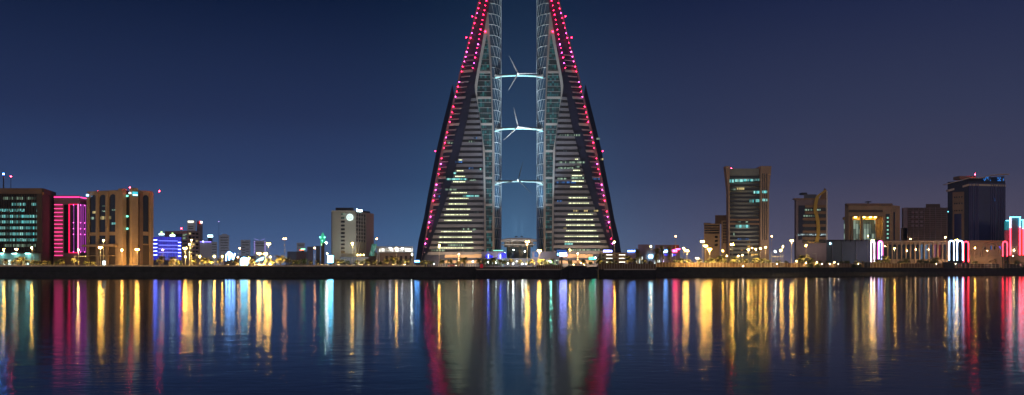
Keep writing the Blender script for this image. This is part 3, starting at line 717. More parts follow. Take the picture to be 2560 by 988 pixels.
for x in (636.5, 662.5):
    for y in range(604, 634, 4): b.box('edge_light', x - 1, x + 1, y, y + 1.6, -.6, 0, GV)
for x0, y0, x1, y1 in ((636, 597, 647, 601), (652, 601, 663, 597)):
    p0, p1 = (wx(x0, b.Y), b.Y - .5, b.Z(y0)), (wx(x1, b.Y), b.Y - .5, b.Z(y1)); MB().tube([p0, p1], .35, 5).build('roof_light', GV, b.root)
far('tan square block near the green minaret', 768, 783, 617, 900, M_mauve, 2)
far('low dark green-grey shed roofed block inland of the golden palm', 718, 770, 629, 820, M_slate, 1)
far('hazy low block behind the far green lamp', 742, 762, 607, 1600, rows=1)
far('long low hazy row of roofs behind the car lights', 560, 640, 640, 900, M_mauve, 1)
# masts with light
b = Bld('radio_mast', 'thin mast with a pale violet light above the far haze', 'mast', 1200, 547); b.mast(547, 554, None, 0, .15); b.beacon(547, 554, 0, .5, glow('pale_violet', (.6, .4, 1), 4))
# 8 arched LED sign, dome, lit canopy
b = Bld('led_sign', 'big white and violet lit sign of curved strokes under the street lamps', 'illuminated sign', 545, 576)
GS = glow('led_sign_light', (.22, .48, 1), 26)
for pts in ([(565, 652), (566, 636), (570, 634), (573, 640), (573, 650)], [(573, 650), (576, 632.5), (580, 634), (582, 649)], [(582, 649), (585, 642), (587.5, 634)], [(569, 632), (573, 630.5), (576, 632)]):
    MB().tube([(wx(x, b.Y), b.Y, b.Z(y)) for x, y in pts], .32, 6).build('stroke', GS, b.root)
b.box('sign_base', 564, 589, 652, None, -.5, .5, M_metal)
b = Bld('lit_dome_tent', 'glowing cyan-white domed tent beside the arched sign', 'tent', 540, 608)
MB().lathe((wx(608, b.Y), b.Y + 2, G), [(.3, b.Z(643) - G), (1.4, b.Z(644) - G), (2.2, b.Z(649) - G), (2.3, b.Z(656) - G), (1.8, 0)][::-1], 20).build('canopy', glow('tent_glow', (.25, .75, 1), 12), b.root)
b.box('door_panel', 613, 616, 657, 667, -.6, -.4, M_white)
b = Bld('lit_canopy', 'pavilion with slanting cyan-lit roof blades near the tall lamp cluster', 'pavilion', 540, 650)
for i in range(4): MB().tube([(wx(637 + i * 2, b.Y), b.Y + i, b.Z(655 - i * 2.5)), (wx(646 + i * 3, b.Y), b.Y + i, b.Z(651 - i * 2.6)), (wx(657, b.Y), b.Y + i, b.Z(650 - i * 2.2))], [.12, .28, .2], 5).build('roof_blade', glow('canopy_cyan', (.35, .85, 1), 4), b.root)
for x in (640, 648, 656): b.box('post', x - .4, x + .4, 652, None, 0, .6, M_metal)
b.box('counter', 638, 658, 661, None, -.5, 1, mat('pale_counter', (.5, .5, .48), .6))
# 9 minaret, green signs
b = Bld('minaret', 'small stone minaret lit green at its gallery', 'minaret', 760, 807)
MB().lathe((wx(807, b.Y), b.Y, G), [(1.5, 0), (1.5, b.Z(612) - G), (1.9, b.Z(611) - G), (1.9, b.Z(608) - G)], 10).build('shaft', M_brown, b.root)
MB().lathe((wx(807, b.Y), b.Y, 0), [(2.1, b.Z(608)), (2.1, b.Z(594)), (1.6, b.Z(593)), (1.3, b.Z(588)), (.9, b.Z(585)), (.1, b.Z(581))], 10).build('gallery', mat('green_glow_stone', (.3, .5, .42), .7, emit=(.03, .75, .42), es=.55), b.root)  # the gallery's green light is emission put into the stone itself
for a in (-6, 6, 0): b.beacon(807 + a, 593.5 if a else 602, -1.8, .35, glow('green_lamp', (.15, 1, .6), 26), 'green_lamp')
b.box('prayer_hall', 790, 800, 615, None, 0, 15, M_slate); b.box('green_window', 803.5, 806, 609, 614, -1.9, -1.5, glow('green_pane', (.4, .9, .35), 2))
b = Bld('shop_block', 'low dark block with a green and red lit roof sign, far from the shore', 'shop', 780, 752)
b.box('wall', 741, 766, 630, None, 0, 14, M_mauve); b.box('roof_sign', 751, 761, 621.5, 624, 2, 2.6, glow('green_sign', (.2, 1, .4), 5)); b.box('roof_sign', 748, 757, 624.2, 626.2, 2, 2.6, glow('red_sign', (1, .12, .06), 5)); b.box('sign_frame', 753, 758, 626.2, 630, 2.1, 2.5, M_metal)
b = Bld('video_screen', 'upright bright white advertising screen near the pale hotel', 'billboard', 530, 826)
b.box('frame', 818.5, 833.5, 638.5, 657.5, 0, .8, M_metal); b.box('screen', 819.3, 832.7, 639.3, 656.7, -.12, 0, glow('screen_white', (.16, .70, 1), 24)); b.box('post', 824, 828, 657.5, None, .1, .7, M_metal)
# 10 pale hotel
b = Bld('hotel', 'pale grey hotel slab with a round white emblem high on its wall', 'hotel', 620, 880)
H0, H1, H2, H3 = (828, 10), (852, 0), (888, 0), (933, 28)
M_hot = mat('hotel_render', (.40, .41, .37), .8, var=.06, vscale=.05); M_hotr = mat('hotel_side_render', (.38, .33, .33), .8, var=.08)
b.prism('wall', [(828, 12), (831, 3), (852, 0), (888, 0), (914, 16), (933, 28), (933, 50), (828, 50)], [529, 528, 528, 528, 528, 528, 528, 528], None, M_hot)
b.prism('penthouse', [(839, 10), (884, 10), (884, 30), (839, 30)], 517, 528, M_roof)
b.prism('penthouse', [(905, 24), (925, 34), (925, 44), (905, 40)], 521, 528, M_roof)
for i in range(11): b.box('window', 852.5, 862, 533 + i * 9.5, 538 + i * 9.5, -.25, .1, M_glass if i > 1 else W_green)
b.box('parapet', 829, 889, 526.6, 529.5, -.8, -.02, M_hot)
for c_ in range(4):
    for r_ in range(8):
        u0 = .03 + c_ * .24; b.fbox('window', (888, 0), (914, 16), u0, u0 + .17, 534 + r_ * 9.2, 540 + r_ * 9.2, .02, .2, M_glass if (c_ + r_ * 3) % 5 else W_dim)
for u in (.0, .24, .48, .72, .96): b.fbox('pilaster', (888, 0), (914, 16), u, u + .035, 530, 640, .05, .7, M_hot)
for r_ in range(9): b.fbox('floor_slab', (888, 0), (914, 16), 0, 1, 531 + r_ * 9.2, 532.6 + r_ * 9.2, .05, .5, M_hot)
b.fbox('side_wall', (914, 16), (933, 28), 0, 1, 528.5, 640, .02, .5, M_hotr)
c0 = (wx(875, b.Y), b.Y - .3, b.Z(543.5)); r0 = 8.3 * b.Y / F
q = MB(); k = 28; q.add([(c0[0] + r0 * math.cos(2 * math.pi * i / k), c0[1] - .4 * j, c0[2] + r0 * math.sin(2 * math.pi * i / k)) for j in (0, 1) for i in range(k)], [tuple(range(k, 2 * k))] + [(i, (i + 1) % k, k + (i + 1) % k, k + i) for i in range(k)])
q.build('emblem_disc', glow('emblem_white', (.80, 1, .96), 1.5), b.root)
M_emb = mat('emblem_mark', (.05, .09, .08), .6)
text(b, 'emblem_letter', 'S', 872.6, 877.4, 543.5, -.85, M_emb, .05)
for s_ in (-1, 1):
    for k_ in range(6):
        a = R(-55 + k_ * 22); x = 875 + s_ * 5.3 * math.cos(a); y = 543.5 - 5.3 * math.sin(a)
        p = Vector((wx(x, b.Y), b.Y - .82, b.Z(y))); d_ = Vector((s_ * .5, 0, .6)); q = MB().tube([p - d_ * .5, p, p + d_ * .5], [.05, .26, .03], 4); q.build('emblem_leaf', M_emb, b.root)
text(b, 'rooftop_letters', 'Sheraton', 887.5, 902, 524.5, 6, glow('rooftop_sign_white', (.72, .95, 1), 8), .3, hgt=8)
b.box('sign_rail', 887.5, 902, 529, 530.4, 5.8, 6.6, M_metal)
for px, ay, e, c_ in ((845, 28, 1.2e4, (.95, 1, .85)), (874, 26, 1.6e4, (.92, 1, .88)), (905, 10, 6e3, (1, .72, .35)), (926, 20, 8e3, (1, .80, .78))): b.flood(px, ay, e, c_, pyaim=560)
b.box('gold_lit_entrance', 893, 908, 640, 643, -3, 0, M_tan)
for x in (896, 903, 911): b.box('entrance_lamp', x - 1, x + 1, 636, 639, -3.4, -3, glow('entrance_gold', (1, .72, .25), 30))
b.box('podium', 855, 945, 643, None, -8, -1, M_slate)
for x in range(860, 900, 6): b.box('podium_pier', x - .6, x + .6, 646, None, -8.6, -8, M_mauve)
b = Bld('glass_wedge', 'leaning green glass lift tower by the white terrace hall', 'tower', 585, 931)
q = MB(); X = lambda p: wx(p, b.Y); q.hexa([(X(923), b.Y, b.Z(640)), (X(934), b.Y, b.Z(640)), (X(934), b.Y + 6, b.Z(640)), (X(923), b.Y + 6, b.Z(640)), (X(930), b.Y, b.Z(610)), (X(939), b.Y, b.Z(610)), (X(939), b.Y + 6, b.Z(610)), (X(930), b.Y + 6, b.Z(610))])
q.build('glass', lit('green_lift_glass', (.12, .50, .38), .5, (1.2, 9, 2.0), .3, .1), b.root)
q = MB().box(X(920), X(940), b.Y + .5, b.Y + 6, G - .2, b.Z(640)); q.build('base', M_dkbrown, b.root)
# 11 white terrace hall
b = Bld('terrace_hall', 'white lit terrace hall with a flat oversailing roof', 'hall', 590, 990)
b.box('roof_slab', 938, 1034, 616.5, 619.6, -3, 14, mat('white_render', (.7, .7, .66), .6)); b.box('terrace_wall', 944, 1032, 620, 631, 3, 12, MC['white_render'])
for x0, x1 in ((944, 960), (975, 983), (987, 996), (1000, 1008), (1012, 1030)): b.box('lit_bay', x0, x1, 621, 629, 2.7, 3, lit('terrace_light', (1, .97, .88), 3.2, (1.1, 9, 2), .3, .1, sample=True))
b.box('balustrade', 960, 1034, 629.6, 631.4, -3, -2.6, MC['white_render']); b.box('lower_wall', 936, 1036, 631.4, None, -2.4, 12, M_tan)
for x in (949, 962, 985, 1010, 1029): b.box('column', x - .6, x + .6, 619.6, 631.4, -2.4, -1.8, MC['white_render'])
for x, x2 in ((951, 948), (944, 946)): MB().tube([(wx(x, b.Y), b.Y - 4, G), (wx(x2, b.Y), b.Y - 2.5, b.Z(620))], .35, 6).build('raking_strut', MC['white_render'], b.root)
for x in range(965, 1030, 12): b.box('dark_opening', x, x + 6, 640, 652, -2.6, -2.4, M_dkbrown)
for x, y in ((976, 621), (1006, 622)): b.box('ceiling_light', x - 2, x + 2, y - .8, y, -1, 0, glow('terrace_lamp', (.9, .97, 1), 60))
b = Bld('small_kiosk', 'small dark kiosk with a blue-white lit roof edge at the foot of a sail tower', 'kiosk', 560, 1043); b.box('wall', 1036, 1050, 655, None, 0, 5, M_metal); b.box('lit_edge', 1037, 1049, 651.5, 655, -.4, 5, glow('kiosk_blue', (.12, .40, 1), 25))

# ================================================================== between the towers
b = Bld('saucer_hall', 'round hall under a wide white saucer roof between the twin sail towers', 'hall', 612, 1297)
cx = wx(1297, b.Y); rw = 47 * b.Y / F
MB().lathe((cx, b.Y + 12, 0), [(rw * .86, b.Z(603.5)), (rw * .99, b.Z(603)), (rw, b.Z(601)), (rw * .93, b.Z(597.5)), (rw * .6, b.Z(594)), (.3, b.Z(593))], 40, .35).build('saucer_roof', mat('saucer_white', (.62, .60, .57), .5), b.root)
MB().lathe((cx, b.Y + 12, 0), [(rw * .78, b.Z(617)), (rw * .78, b.Z(604))], 40, .35).build('drum_glazing', lit('drum_rooms', (.9, .65, .45), .25, (2, 9, 2), .1, .3), b.root)
MB().lathe((cx, b.Y + 12, 0), [(rw * .86, b.Z(612.5)), (rw * .94, b.Z(612)), (rw * .94, b.Z(610)), (rw * .80, b.Z(609.3))], 40, .35).build('canopy_ring', MC['saucer_white'], b.root)
MB().lathe((cx, b.Y + 12, 0), [(rw * .62, G - .2), (rw * .66, b.Z(613))], 32, .35).build('lower_drum', lit('mall_rooms', (.35, .5, .55), .06, (1.6, 1.6, 3), .1, .4), b.root)
for x in (1262, 1284, 1312, 1334): b.beacon(x, 625 + (x % 3) * 4, -3, .35, glow('mall_lamp', (.85, 1, .92), 36), 'wall_lamp')
b.flood(1272, 26, 2.6e4, (1, .93, .85), pyaim=600); b.flood(1322, 26, 2.6e4, (1, .93, .85), pyaim=600)
b = Bld('mall_wing', 'low mall wing washed violet blue below a green lit parapet, beside the saucer roofed hall', 'shopping mall', 606, 1225)
MV = mat('mall_render', (.30, .28, .36), .8, var=.08)
b.box('wall', 1204, 1258, 629, None, 0, 10, MV); b.box('parapet_light', 1233, 1258, 625.5, 627.5, .5, 1.2, glow('mall_green', (.25, .85, .65), 1.6)); b.box('parapet', 1229, 1258, 627.5, 629, .5, 6, M_concrete)
for x in (1221, 1251): b.box('light_column', x - .8, x + .8, 637, 646, -.6, 0, glow('mall_blue_column', (.05, .07, 1), 50))
b.box('blue_panel', 1214, 1232, 639, 645, -.3, 0, glow('mall_blue_panel', (.03, .03, .7), .8)); b.box('blue_panel', 1254, 1266, 632, 645, -.3, 0, MC['mall_blue_panel'])
b.box('shop_front', 1206, 1258, 648, 665, -.4, 0, lit('shop_rooms', (.75, .9, .7), 1.2, (1.3, 9, 2.2), .02, .45)); b.box('awning', 1208, 1232, 645.8, 648, -3, 0, M_concrete)
b = Bld('mall_wing', 'low mall wing with blue louvres and shop windows, nearer the violet advertising screen', 'shopping mall', 606, 1360)
b.box('wall', 1330, 1398, 629, None, 0, 10, MV); b.box('blue_louvre', 1336, 1346, 630, 643, -.3, 0, glow('louvre_blue', (.05, .15, .45), .5)); b.box('shop_front', 1345, 1396, 650, 665, -.4, 0, MC['shop_rooms'])
b.box('entrance_sign', 1290, 1301, 652, 654.5, -1.5, -1, glow('entrance_white', (1, .95, .85), 5)); b.box('wall', 1262, 1330, 646, None, -1, 8, M_slate)
b = Bld('led_screen', 'glaring white and violet advertising screen low beside the mall', 'billboard', 560, 1408)
b.box('screen', 1399, 1416.5, 632.3, 640.5, -.2, 0, glow('screen_violet', (.28, .32, 1), 26)); b.box('side_screen', 1393, 1396, 632.5, 639, -.2, 0, glow('screen_blue', (.2, .5, 1), 5)); b.box('frame', 1391, 1418, 624, 642, 0, 1, M_metal); b.box('header', 1392, 1416, 625, 630, -.1, 0, glow('screen_header', (.03, .12, .5), .8)); b.box('post', 1402, 1406, 642, None, .1, .9, M_metal)
b = Bld('green_sign', 'small glowing green sign at the tower entrance', 'sign', 585, 1481)
b.box('panel', 1473, 1489, 643.5, 649, 0, .4, glow('green_sign_face', (.04, .85, .48), 7)); b.box('lamp', 1487, 1490, 643, 646, -.3, 0, G_white); b.box('post', 1480, 1482, 649, None, .05, .35, M_metal)
b = Bld('parking_deck', 'open parking deck with three rows of white strip lights under a blue-white sign', 'parking garage', 590, 1540)
for y in (632, 641, 650): b.box('deck_slab', 1503, 1566, y, y + 4, 0, 16, M_tan)
b.box('back_wall', 1503, 1566, 632, None, 12, 16, M_brown)
for x in (1504, 1513, 1533, 1545, 1564): b.box('pier', x - 1, x + 1, 636, None, .3, 1.2, M_tan)
for y in (636.7, 645.5, 654.8):
    b.box('strip_light', 1516, 1531, y, y + 1.2, .5, .9, glow('deck_strip', (1, .97, .80), 4)); b.box('strip_light', 1548, 1563, y, y + 1.2, .5, .9, MC['deck_strip'])
b.box('lit_sign', 1509, 1525, 625.6, 630, .1, .4, glow('deck_sign', (.30, .32, 1), 18)); b.box('lit_sign', 1526.5, 1530, 626, 630, .1, .4, MC['deck_sign']); b.box('sign_rail', 1509, 1530, 631, 632, .2, .6, M_metal)
# ================================================================== low blocks east of the towers
b = Bld('low_block', 'plain dark low block just past the parking deck, under the palm fronds', 'building', 640, 1600)
b.box('wall', 1597, 1625, 611, None, 4, 22, M_mauve); b.box('wall', 1566, 1600, 628, None, 0, 12, M_mauve)
b.box('lit_sign', 1569, 1583, 626, 629.8, -.6, -.1, glow('blue_letters', (.12, .30, 1), 16)); b.box('lit_sign', 1584.5, 1588, 626, 629.8, -.6, -.1, MC['blue_letters'])
b.box('shop_front', 1590, 1606, 642, 660, -.4, 0, lit('white_shop', (.85, 1, .95), 2.2, (1.1, 9, 3), .02, .4, sample=True))
b = Bld('shop_row', 'low shop row with a glaring blue-white sign and a red sign beside it', 'shop', 640, 1665)
b.box('wall', 1612, 1700, 622, None, 0, 14, M_mauve); b.box('penthouse', 1640, 1690, 612, 622, 4, 14, M_mauve)
b.box('blue_sign', 1656, 1676, 625.5, 630.5, -.5, 0, glow('shop_blue_sign', (.16, .42, 1), 30)); b.box('red_sign', 1682, 1692, 625, 630, -.5, 0, glow('shop_red_sign', (1, .04, .16), 24)); b.box('red_fascia', 1690, 1700, 622, 624, -.5, 0, MC['shop_red_sign'])
b.box('red_panel', 1686, 1700, 612, 621, 3.6, 4, mat('red_panel', (.25, .02, .03), .6))
b.box('blue_fascia', 1652, 1690, 636, 639, -.5, 0, glow('shop_blue_fascia', (.06, .05, .8), 1.5)); b.box('light_column', 1657, 1659, 618, 655, -1, -.5, glow('pale_column', (.6, .6, 1), 4)); b.box('light_column', 1680, 1681, 634, 642, -1, -.5, MC['pale_column'])
b.box('lamp_globe', 1622, 1631, 638, 645, -1, 0, glow('cyan_globe', (.30, .75, 1), 20)); b.box('shop_front', 1636, 1652, 650, 660, -.4, 0, MC['white_shop'])
b = Bld('apartment_block', 'small stepped tan block in front of the flared concrete tower', 'apartment block', 720, 1790)
b.box('wall', 1760, 1800, 559, None, 0, 25, M_tan); b.box('upper_wall', 1801, 1822, 552, None, -3, 25, M_tan); b.box('stair_tower', 1792, 1820, 537, 556, 6, 25, M_brown); b.box('penthouse', 1763, 1781, 556.5, 559, 6, 18, M_roof)
for y in range(563, 585, 6): b.box('window_band', 1761, 1798, y, y + 3, -.3, 0, M_glass)
for y in range(556, 610, 7):
    for x in (1806, 1811): b.box('window', x, x + 3, y, y + 4, -3.3, -3, M_glass)
for y in (590, 600, 610): b.box('window', 1787, 1794, y, y + 5, -.3, 0, M_glass)
b.flood(1780, 24, 1.6e4, (1, .66, .36), pyaim=570)
# flared tower
b = Bld('flared_tower', 'concave concrete tower flaring at its top between two stone piers, cyan windows lit', 'office building', 690, 1866)
def poly_ex(b, name, pts, y0, y1, m):
    q = MB(); P_ = [(wx(p, b.Y), b.Z(z)) for p, z in pts]; k = len(P_)
    q.add([(x, b.Y + y0, z) for x, z in P_] + [(x, b.Y + y1, z) for x, z in P_], [tuple(range(k))[::-1], tuple(range(k, 2 * k))] + [(i, (i + 1) % k, k + (i + 1) % k, k + i) for i in range(k)])
    return q.build(name, m, b.root)
M_conc2 = mat('greenish_concrete', (.22, .25, .25), .8, var=.1); M_pier = mat('warm_pier', (.34, .25, .19), .8, var=.1)
poly_ex(b, 'stone_pier', [(1811.5, 416.5), (1822, 416.5), (1822.5, 668), (1819, 668), (1818.5, 480)], -3, 4, M_pier)
poly_ex(b, 'stone_pier', [(1899, 416.5), (1926, 416.5), (1920, 480), (1919.5, 668), (1898, 668)], -3, 26, M_pier)
b.box('wall', 1822.6, 1897.9, 424, None, 1, 26, M_conc2); b.box('roof_parapet', 1822.6, 1897.9, 421.5, 439, .2, 1, M_conc2)
def sag(y0, y1, o, name, m):   # band that bows with the concave front
    q = MB(); n_ = 8; vs = []
    for i in range(n_ + 1):
        u = i / n_; px = 1822.8 + 75 * u; dd = 1 - o + 1.6 * (1 - (2 * u - 1) ** 2) - 1.6
        for z in (b.Z(y1), b.Z(y0)): vs += [(wx(px, b.Y), b.Y + dd, z), (wx(px, b.Y), b.Y + 1.2, z)]
    fs = [(0, 1, 3, 2)[::-1]]
    for i in range(n_):
        a = i * 4; fs += [(a, a + 4, a + 6, a + 2), (a + 2, a + 6, a + 7, a + 3), (a + 1, a + 5, a + 4, a)]
    fs.append((n_ * 4, n_ * 4 + 1, n_ * 4 + 3, n_ * 4 + 2))
    return q.add(vs, fs).build(name, m, b.root)
for i, y in enumerate([440 + 10.2 * k for k in range(20)]):
    sag(y, y + 5.2, .1, 'window_band', M_glass)
    if 9 < i < 12: sag(y + 5.2, y + 10.2, .25, 'floor_band', M_brown)
for x0, x1, y, h, m in ((1823, 1834, 453, 7, W_cyan), (1836, 1857, 452, 6, W_cyan), (1859, 1871, 451, 5, W_cyan), (1872, 1886, 451, 5, W_cyan), (1889, 1897, 450, 5, W_cyan), (1825, 1841, 474, 4, W_green), (1842, 1860, 472, 5, W_yellow), (1884, 1897, 481, 6, W_cyan), (1872, 1883, 503, 7, W_cyan), (1889, 1897, 502, 7, W_cyan), (1838, 1873, 566, 7, W_cyan), (1843, 1850, 555, 3, W_green), (1864, 1870, 555, 3, W_green), (1843, 1870, 598, 4, W_blue), (1831, 1835, 586, 7, W_green)): b.box('lit_window', x0, x1, y - h / 2, y + h / 2, -1.1, -.6, m)
for x in (1903, 1908, 1913): b.box('slot_window', x, x + 2, 435, 600, -3.2, -3, M_glass)
for x0, y in ((1903, 481), (1903, 501)): b.box('lit_window', x0, x0 + 12, y - 3, y + 3, -3.5, -3.2, W_cyan)
b.beacon(1833, 419, 6, .4)
for px, ay, e in ((1866, 34, 2.6e4), (1909, 34, 3.0e4), (1817, 34, 1.2e4)): b.flood(px, ay, e, (1, .76, .56), pyaim=500)
# tower with yellow ribbon
b = Bld('ribbon_tower', 'brown banded office tower with a curling yellow ribbon down its front', 'office building', 730, 2026)
b.prism('wall', [(1986, 4), (1990, 0), (2066, 0), (2066, 28), (1986, 28)], 497, None, M_mauve)
b.box('cornice', 1985, 2067, 496, 499, -.8, 4, M_brown); b.prism('penthouse', [(2010, 8), (2041, 8), (2041, 20), (2010, 20)], 484, 497, M_slate); b.box('roof_plant', 2014, 2028, 479, 484, 10, 16, M_metal)
poly_ex(b, 'glass_wedge', [(1996, 514), (2013, 514), (2004, 600), (1996, 600)], -.5, 0, M_navy)
for i in range(6): b.box('spandrel', 2006 if i > 1 else 2012, 2064, 513 + i * 16, 519 + i * 16, -.9, 0, M_brown)
for i in range(6): b.box('window_band', 2006, 2064, 520 + i * 16, 528 + i * 16, -.4, 0, M_glass)
for x0, x1, y in ((2010, 2051, 525), (2008, 2038, 540), (1993, 2040, 587), (2048, 2064, 587)): b.box('lit_window', x0, x1, y - 2, y + 2, -.7, -.4, W_green if y != 587 else lit('rooms_white', (.6, .8, .85), .9, (1.2, 9, 9), .1, .2))
RB = [(2062, 476), (2055, 482), (2045, 489), (2040, 497), (2037, 512), (2036, 525), (2040, 540), (2043, 556), (2044, 572), (2043, 590), (2040, 604)]
q = MB(); vs = []
for i, (x, y) in enumerate(RB):
    w_ = 4.2 if i else 3
    for dx in (-w_, w_): vs += [(wx(x + dx, b.Y), b.Y - 2.2, b.Z(y)), (wx(x + dx, b.Y), b.Y - 1.2, b.Z(y))]
fs = []
for i in range(len(RB) - 1):
    a = i * 4; fs += [(a, a + 2, a + 6, a + 4), (a + 1, a + 5, a + 7, a + 3), (a, a + 4, a + 5, a + 1), (a + 2, a + 3, a + 7, a + 6)]
q.add(vs, fs).build('yellow_ribbon', mat('yellow_metal', (.45, .30, .05), .5), b.root)
poly_ex(b, 'roof_fin', [(2062, 470), (2066.5, 474), (2066.5, 497), (2050, 497)], .5, 1.2, M_brown)
b.box('edge_trim', 2065, 2067.5, 478, 600, -1.2, -.2, mat('pale_trim', (.6, .58, .6), .6))
for px, e in ((2045, 1.8e4), (2000, 1.2e4)): b.flood(px, 24, e, (1, .80, .62), pyaim=540)
# gold porch building
b = Bld('portico_building', 'square tan building with a deep gold lit recess in its front', 'government building', 800, 2180)
b.prism('wall', [(2112, 5), (2125, 0), (2121, 0), (2124, 14), (2204, 14), (2207, 0), (2228, 0), (2250, 12), (2250, 40), (2112, 40)], 513, None, M_tan)
b.box('header', 2121, 2207, 511, 541, -.6, 14, M_tan); b.box('cornice', 2115, 2230, 509, 514, -1.2, 3, M_brown); b.box('dark_band', 2121, 2206, 525, 531, -.8, -.6, M_dkbrown)
b.box('recess_glazing', 2124, 2204, 548, 604, 13.4, 13.9, lit('portico_rooms', (.55, .75, .62), .5, (2.4, 9, 4.5), .1, .3)); b.box('recess_lintel', 2121, 2207, 541, 548, 12.6, 14, mat('gold_stone', (.55, .36, .14), .8))
for x in (2131, 2156): b.box('pillar', x - 2.5, x + 2.5, 541, 668, 1, 3.6, M_tan)
for x in (2138, 2148, 2170, 2186, 2198): b.box('recess_lamp', x - 1.5, x + 1.5, 541.3, 542.6, 8, 9.5, glow('recess_gold', (1, .62, .12), 95))
for y in range(545, 602, 10): b.box('lit_window', 2217, 2221, y - 2, y + 2, -.4, .1, glow('stair_green', (.3, .75, .6), 1.0))
b.box('window_slot', 2214, 2224, 535, 604, -.2, .05, M_glass); b.fbox('window_slot', (2228, 0), (2250, 12), .25, .38, 530, 604, .05, .3, M_glass)
b.box('roof_plant', 2138, 2152, 507.5, 511, 12, 18, M_roof); b.mast(2186, 500, 511, 14, .5); b.box('roof_tank', 2180, 2192, 501, 503, 12, 16, M_roof)
b.flood(2160, 36, 2.4e4, (1, .66, .38), pyaim=560); b.flood(2225, 34, 1.4e4, (1, .68, .45), pyaim=570)
# dark scaffolded block
b = Bld('scaffolded_block', 'dark unfinished block ringed with thin horizontal scaffold lines', 'building', 830, 2315)
b.box('wall', 2262, 2372, 519, None, 2, 40, M_dkbrown); b.box('upper_wall', 2322, 2358, 509, 519, 6, 30, M_dkbrown); b.box('lower_wall', 2252, 2268, 570, None, 0, 20, M_dkbrown)
b.box('side_wall', 2258, 2268, 520, None, 0, 3, M_mauve)
for i in range(17): b.box('scaffold_rail', 2270, 2370, 520 + i * 5.2, 520.9 + i * 5.2, .6, 1.0, M_mauve)
for x in range(2270, 2372, 14): b.box('scaffold_pole', x, x + .8, 517, 606, 1.1, 1.5, M_mauve)
for y in (531, 542, 554, 564):
    for x in (2279, 2289, 2301): b.box('pale_panel', x, x + 6, y - 2.5, y + 2.5, .0, .5, M_mauve)
b.beacon(2275, 598, -1, .4, G_small, 'site_lamp'); b.flood(2315, 30, 1.4e4, (1, .75, .72), pyaim=570)
# blue glass tower with curved cornice
b = Bld('blue_glass_tower', 'dark blue glass tower with a sweeping pale cornice and a red roof beacon', 'office building', 840, 2442)
K0, K1, K2 = (2369, 12), (2421, 0), (2513, 4)
b.prism('wall', [(2369, 12), (2421, 0), (2513, 4), (2513, 40), (2369, 44)], 452, None, M_navy)
M_blue = mat('blue_curtain', (.022, .028, .115), .22, var=.2, vscale=.07, spec=.7)
b.fbox('curtain_wall', K1, K2, .0, 1, 457, 606, .02, .5, M_blue)
for i, u in enumerate((.02, .06, .10, .17, .21, .25, .60, .66, .71, .80, .86, .91, .96)): b.fbox('glass_rib', K1, K2, u, u + .012, 460, 606, .5, 1.1, mat('violet_rib', (.10, .09, .22), .5))
b.fbox('stone_panel', K0, K1, .25, .80, 479, 606, .02, .6, M_brown); b.fbox('blue_inset', K0, K1, .33, .68, 534, 606, .6, .7, M_blue)
for y in (492, 508, 526):
    for u in (.32, .42, .54, .66): b.fbox('window', K0, K1, u, u + .07, y - 2, y + 1.5, .6, .75, M_glass)
def ribb(pts, name, h, m, o=1.6):
    q = MB(); vs = []
    for px, y, d in pts:
        for dz in (-h, 0):
            for dd in (-o, 3): vs.append((wx(px, b.Y + d), b.Y + d + dd, b.Z(y) + dz))
    fs = [(0, 1, 3, 2)[::-1]]
    for i in range(len(pts) - 1):
        a = i * 4; fs += [(a, a + 4, a + 6, a + 2), (a + 2, a + 6, a + 7, a + 3), (a + 1, a + 3, a + 7, a + 5), (a, a + 1, a + 5, a + 4)]
    a = 4 * len(pts) - 4; fs.append((a, a + 1, a + 3, a + 2)); return q.add(vs, fs).build(name, m, b.root)
M_cor = mat('pale_cornice', (.55, .44, .36), .6)
ribb([(2361, 458, 12), (2385, 452, 9), (2421, 445, -1), (2450, 445, 0), (2472, 438, 1), (2495, 435, 3), (2520, 434, 4)], 'roof_cornice', .7, M_cor, 2.4)
ribb([(2369, 472, 12), (2395, 466, 7), (2421, 460, 0), (2440, 460, 1), (2513, 461, 4)], 'lower_cornice', 1.8, M_cor, .9)
b.prism('roof_storey', [(2372, 14), (2421, 3), (2511, 7), (2511, 36), (2372, 40)], [457, 447, 439, 439, 457], 462, M_navy)
b.fbox('lit_window', K1, K2, .42, .62, 441, 455, -1.0, -.5, lit('blue_sparkle', (.03, .25, .9), 1.0, (1.0, 9, 1.2), .02, .55)); b.fbox('lit_window', K1, K2, .8, .98, 442, 456, -1.0, -.5, MC['blue_sparkle'])
b.fbox('roof_box', K1, K2, -.1, .35, 438, 446, -18, -8, M_brown); b.beacon(2446, 434.5, 6, .6)
b.beacon(2374, 529, 3, .6, glow('cyan_lamp', (.15, .7, .8), 5), 'wall_lamp'); b.fbox('lit_window', K1, K2, .66, .72, 496, 502, .5, .7, MC['blue_sparkle'])
b.flood(2395, 34, 1.6e4, (1, .70, .52), pyaim=560); b.flood(2470, 40, 1.2e4, (.75, .75, 1), pyaim=520)
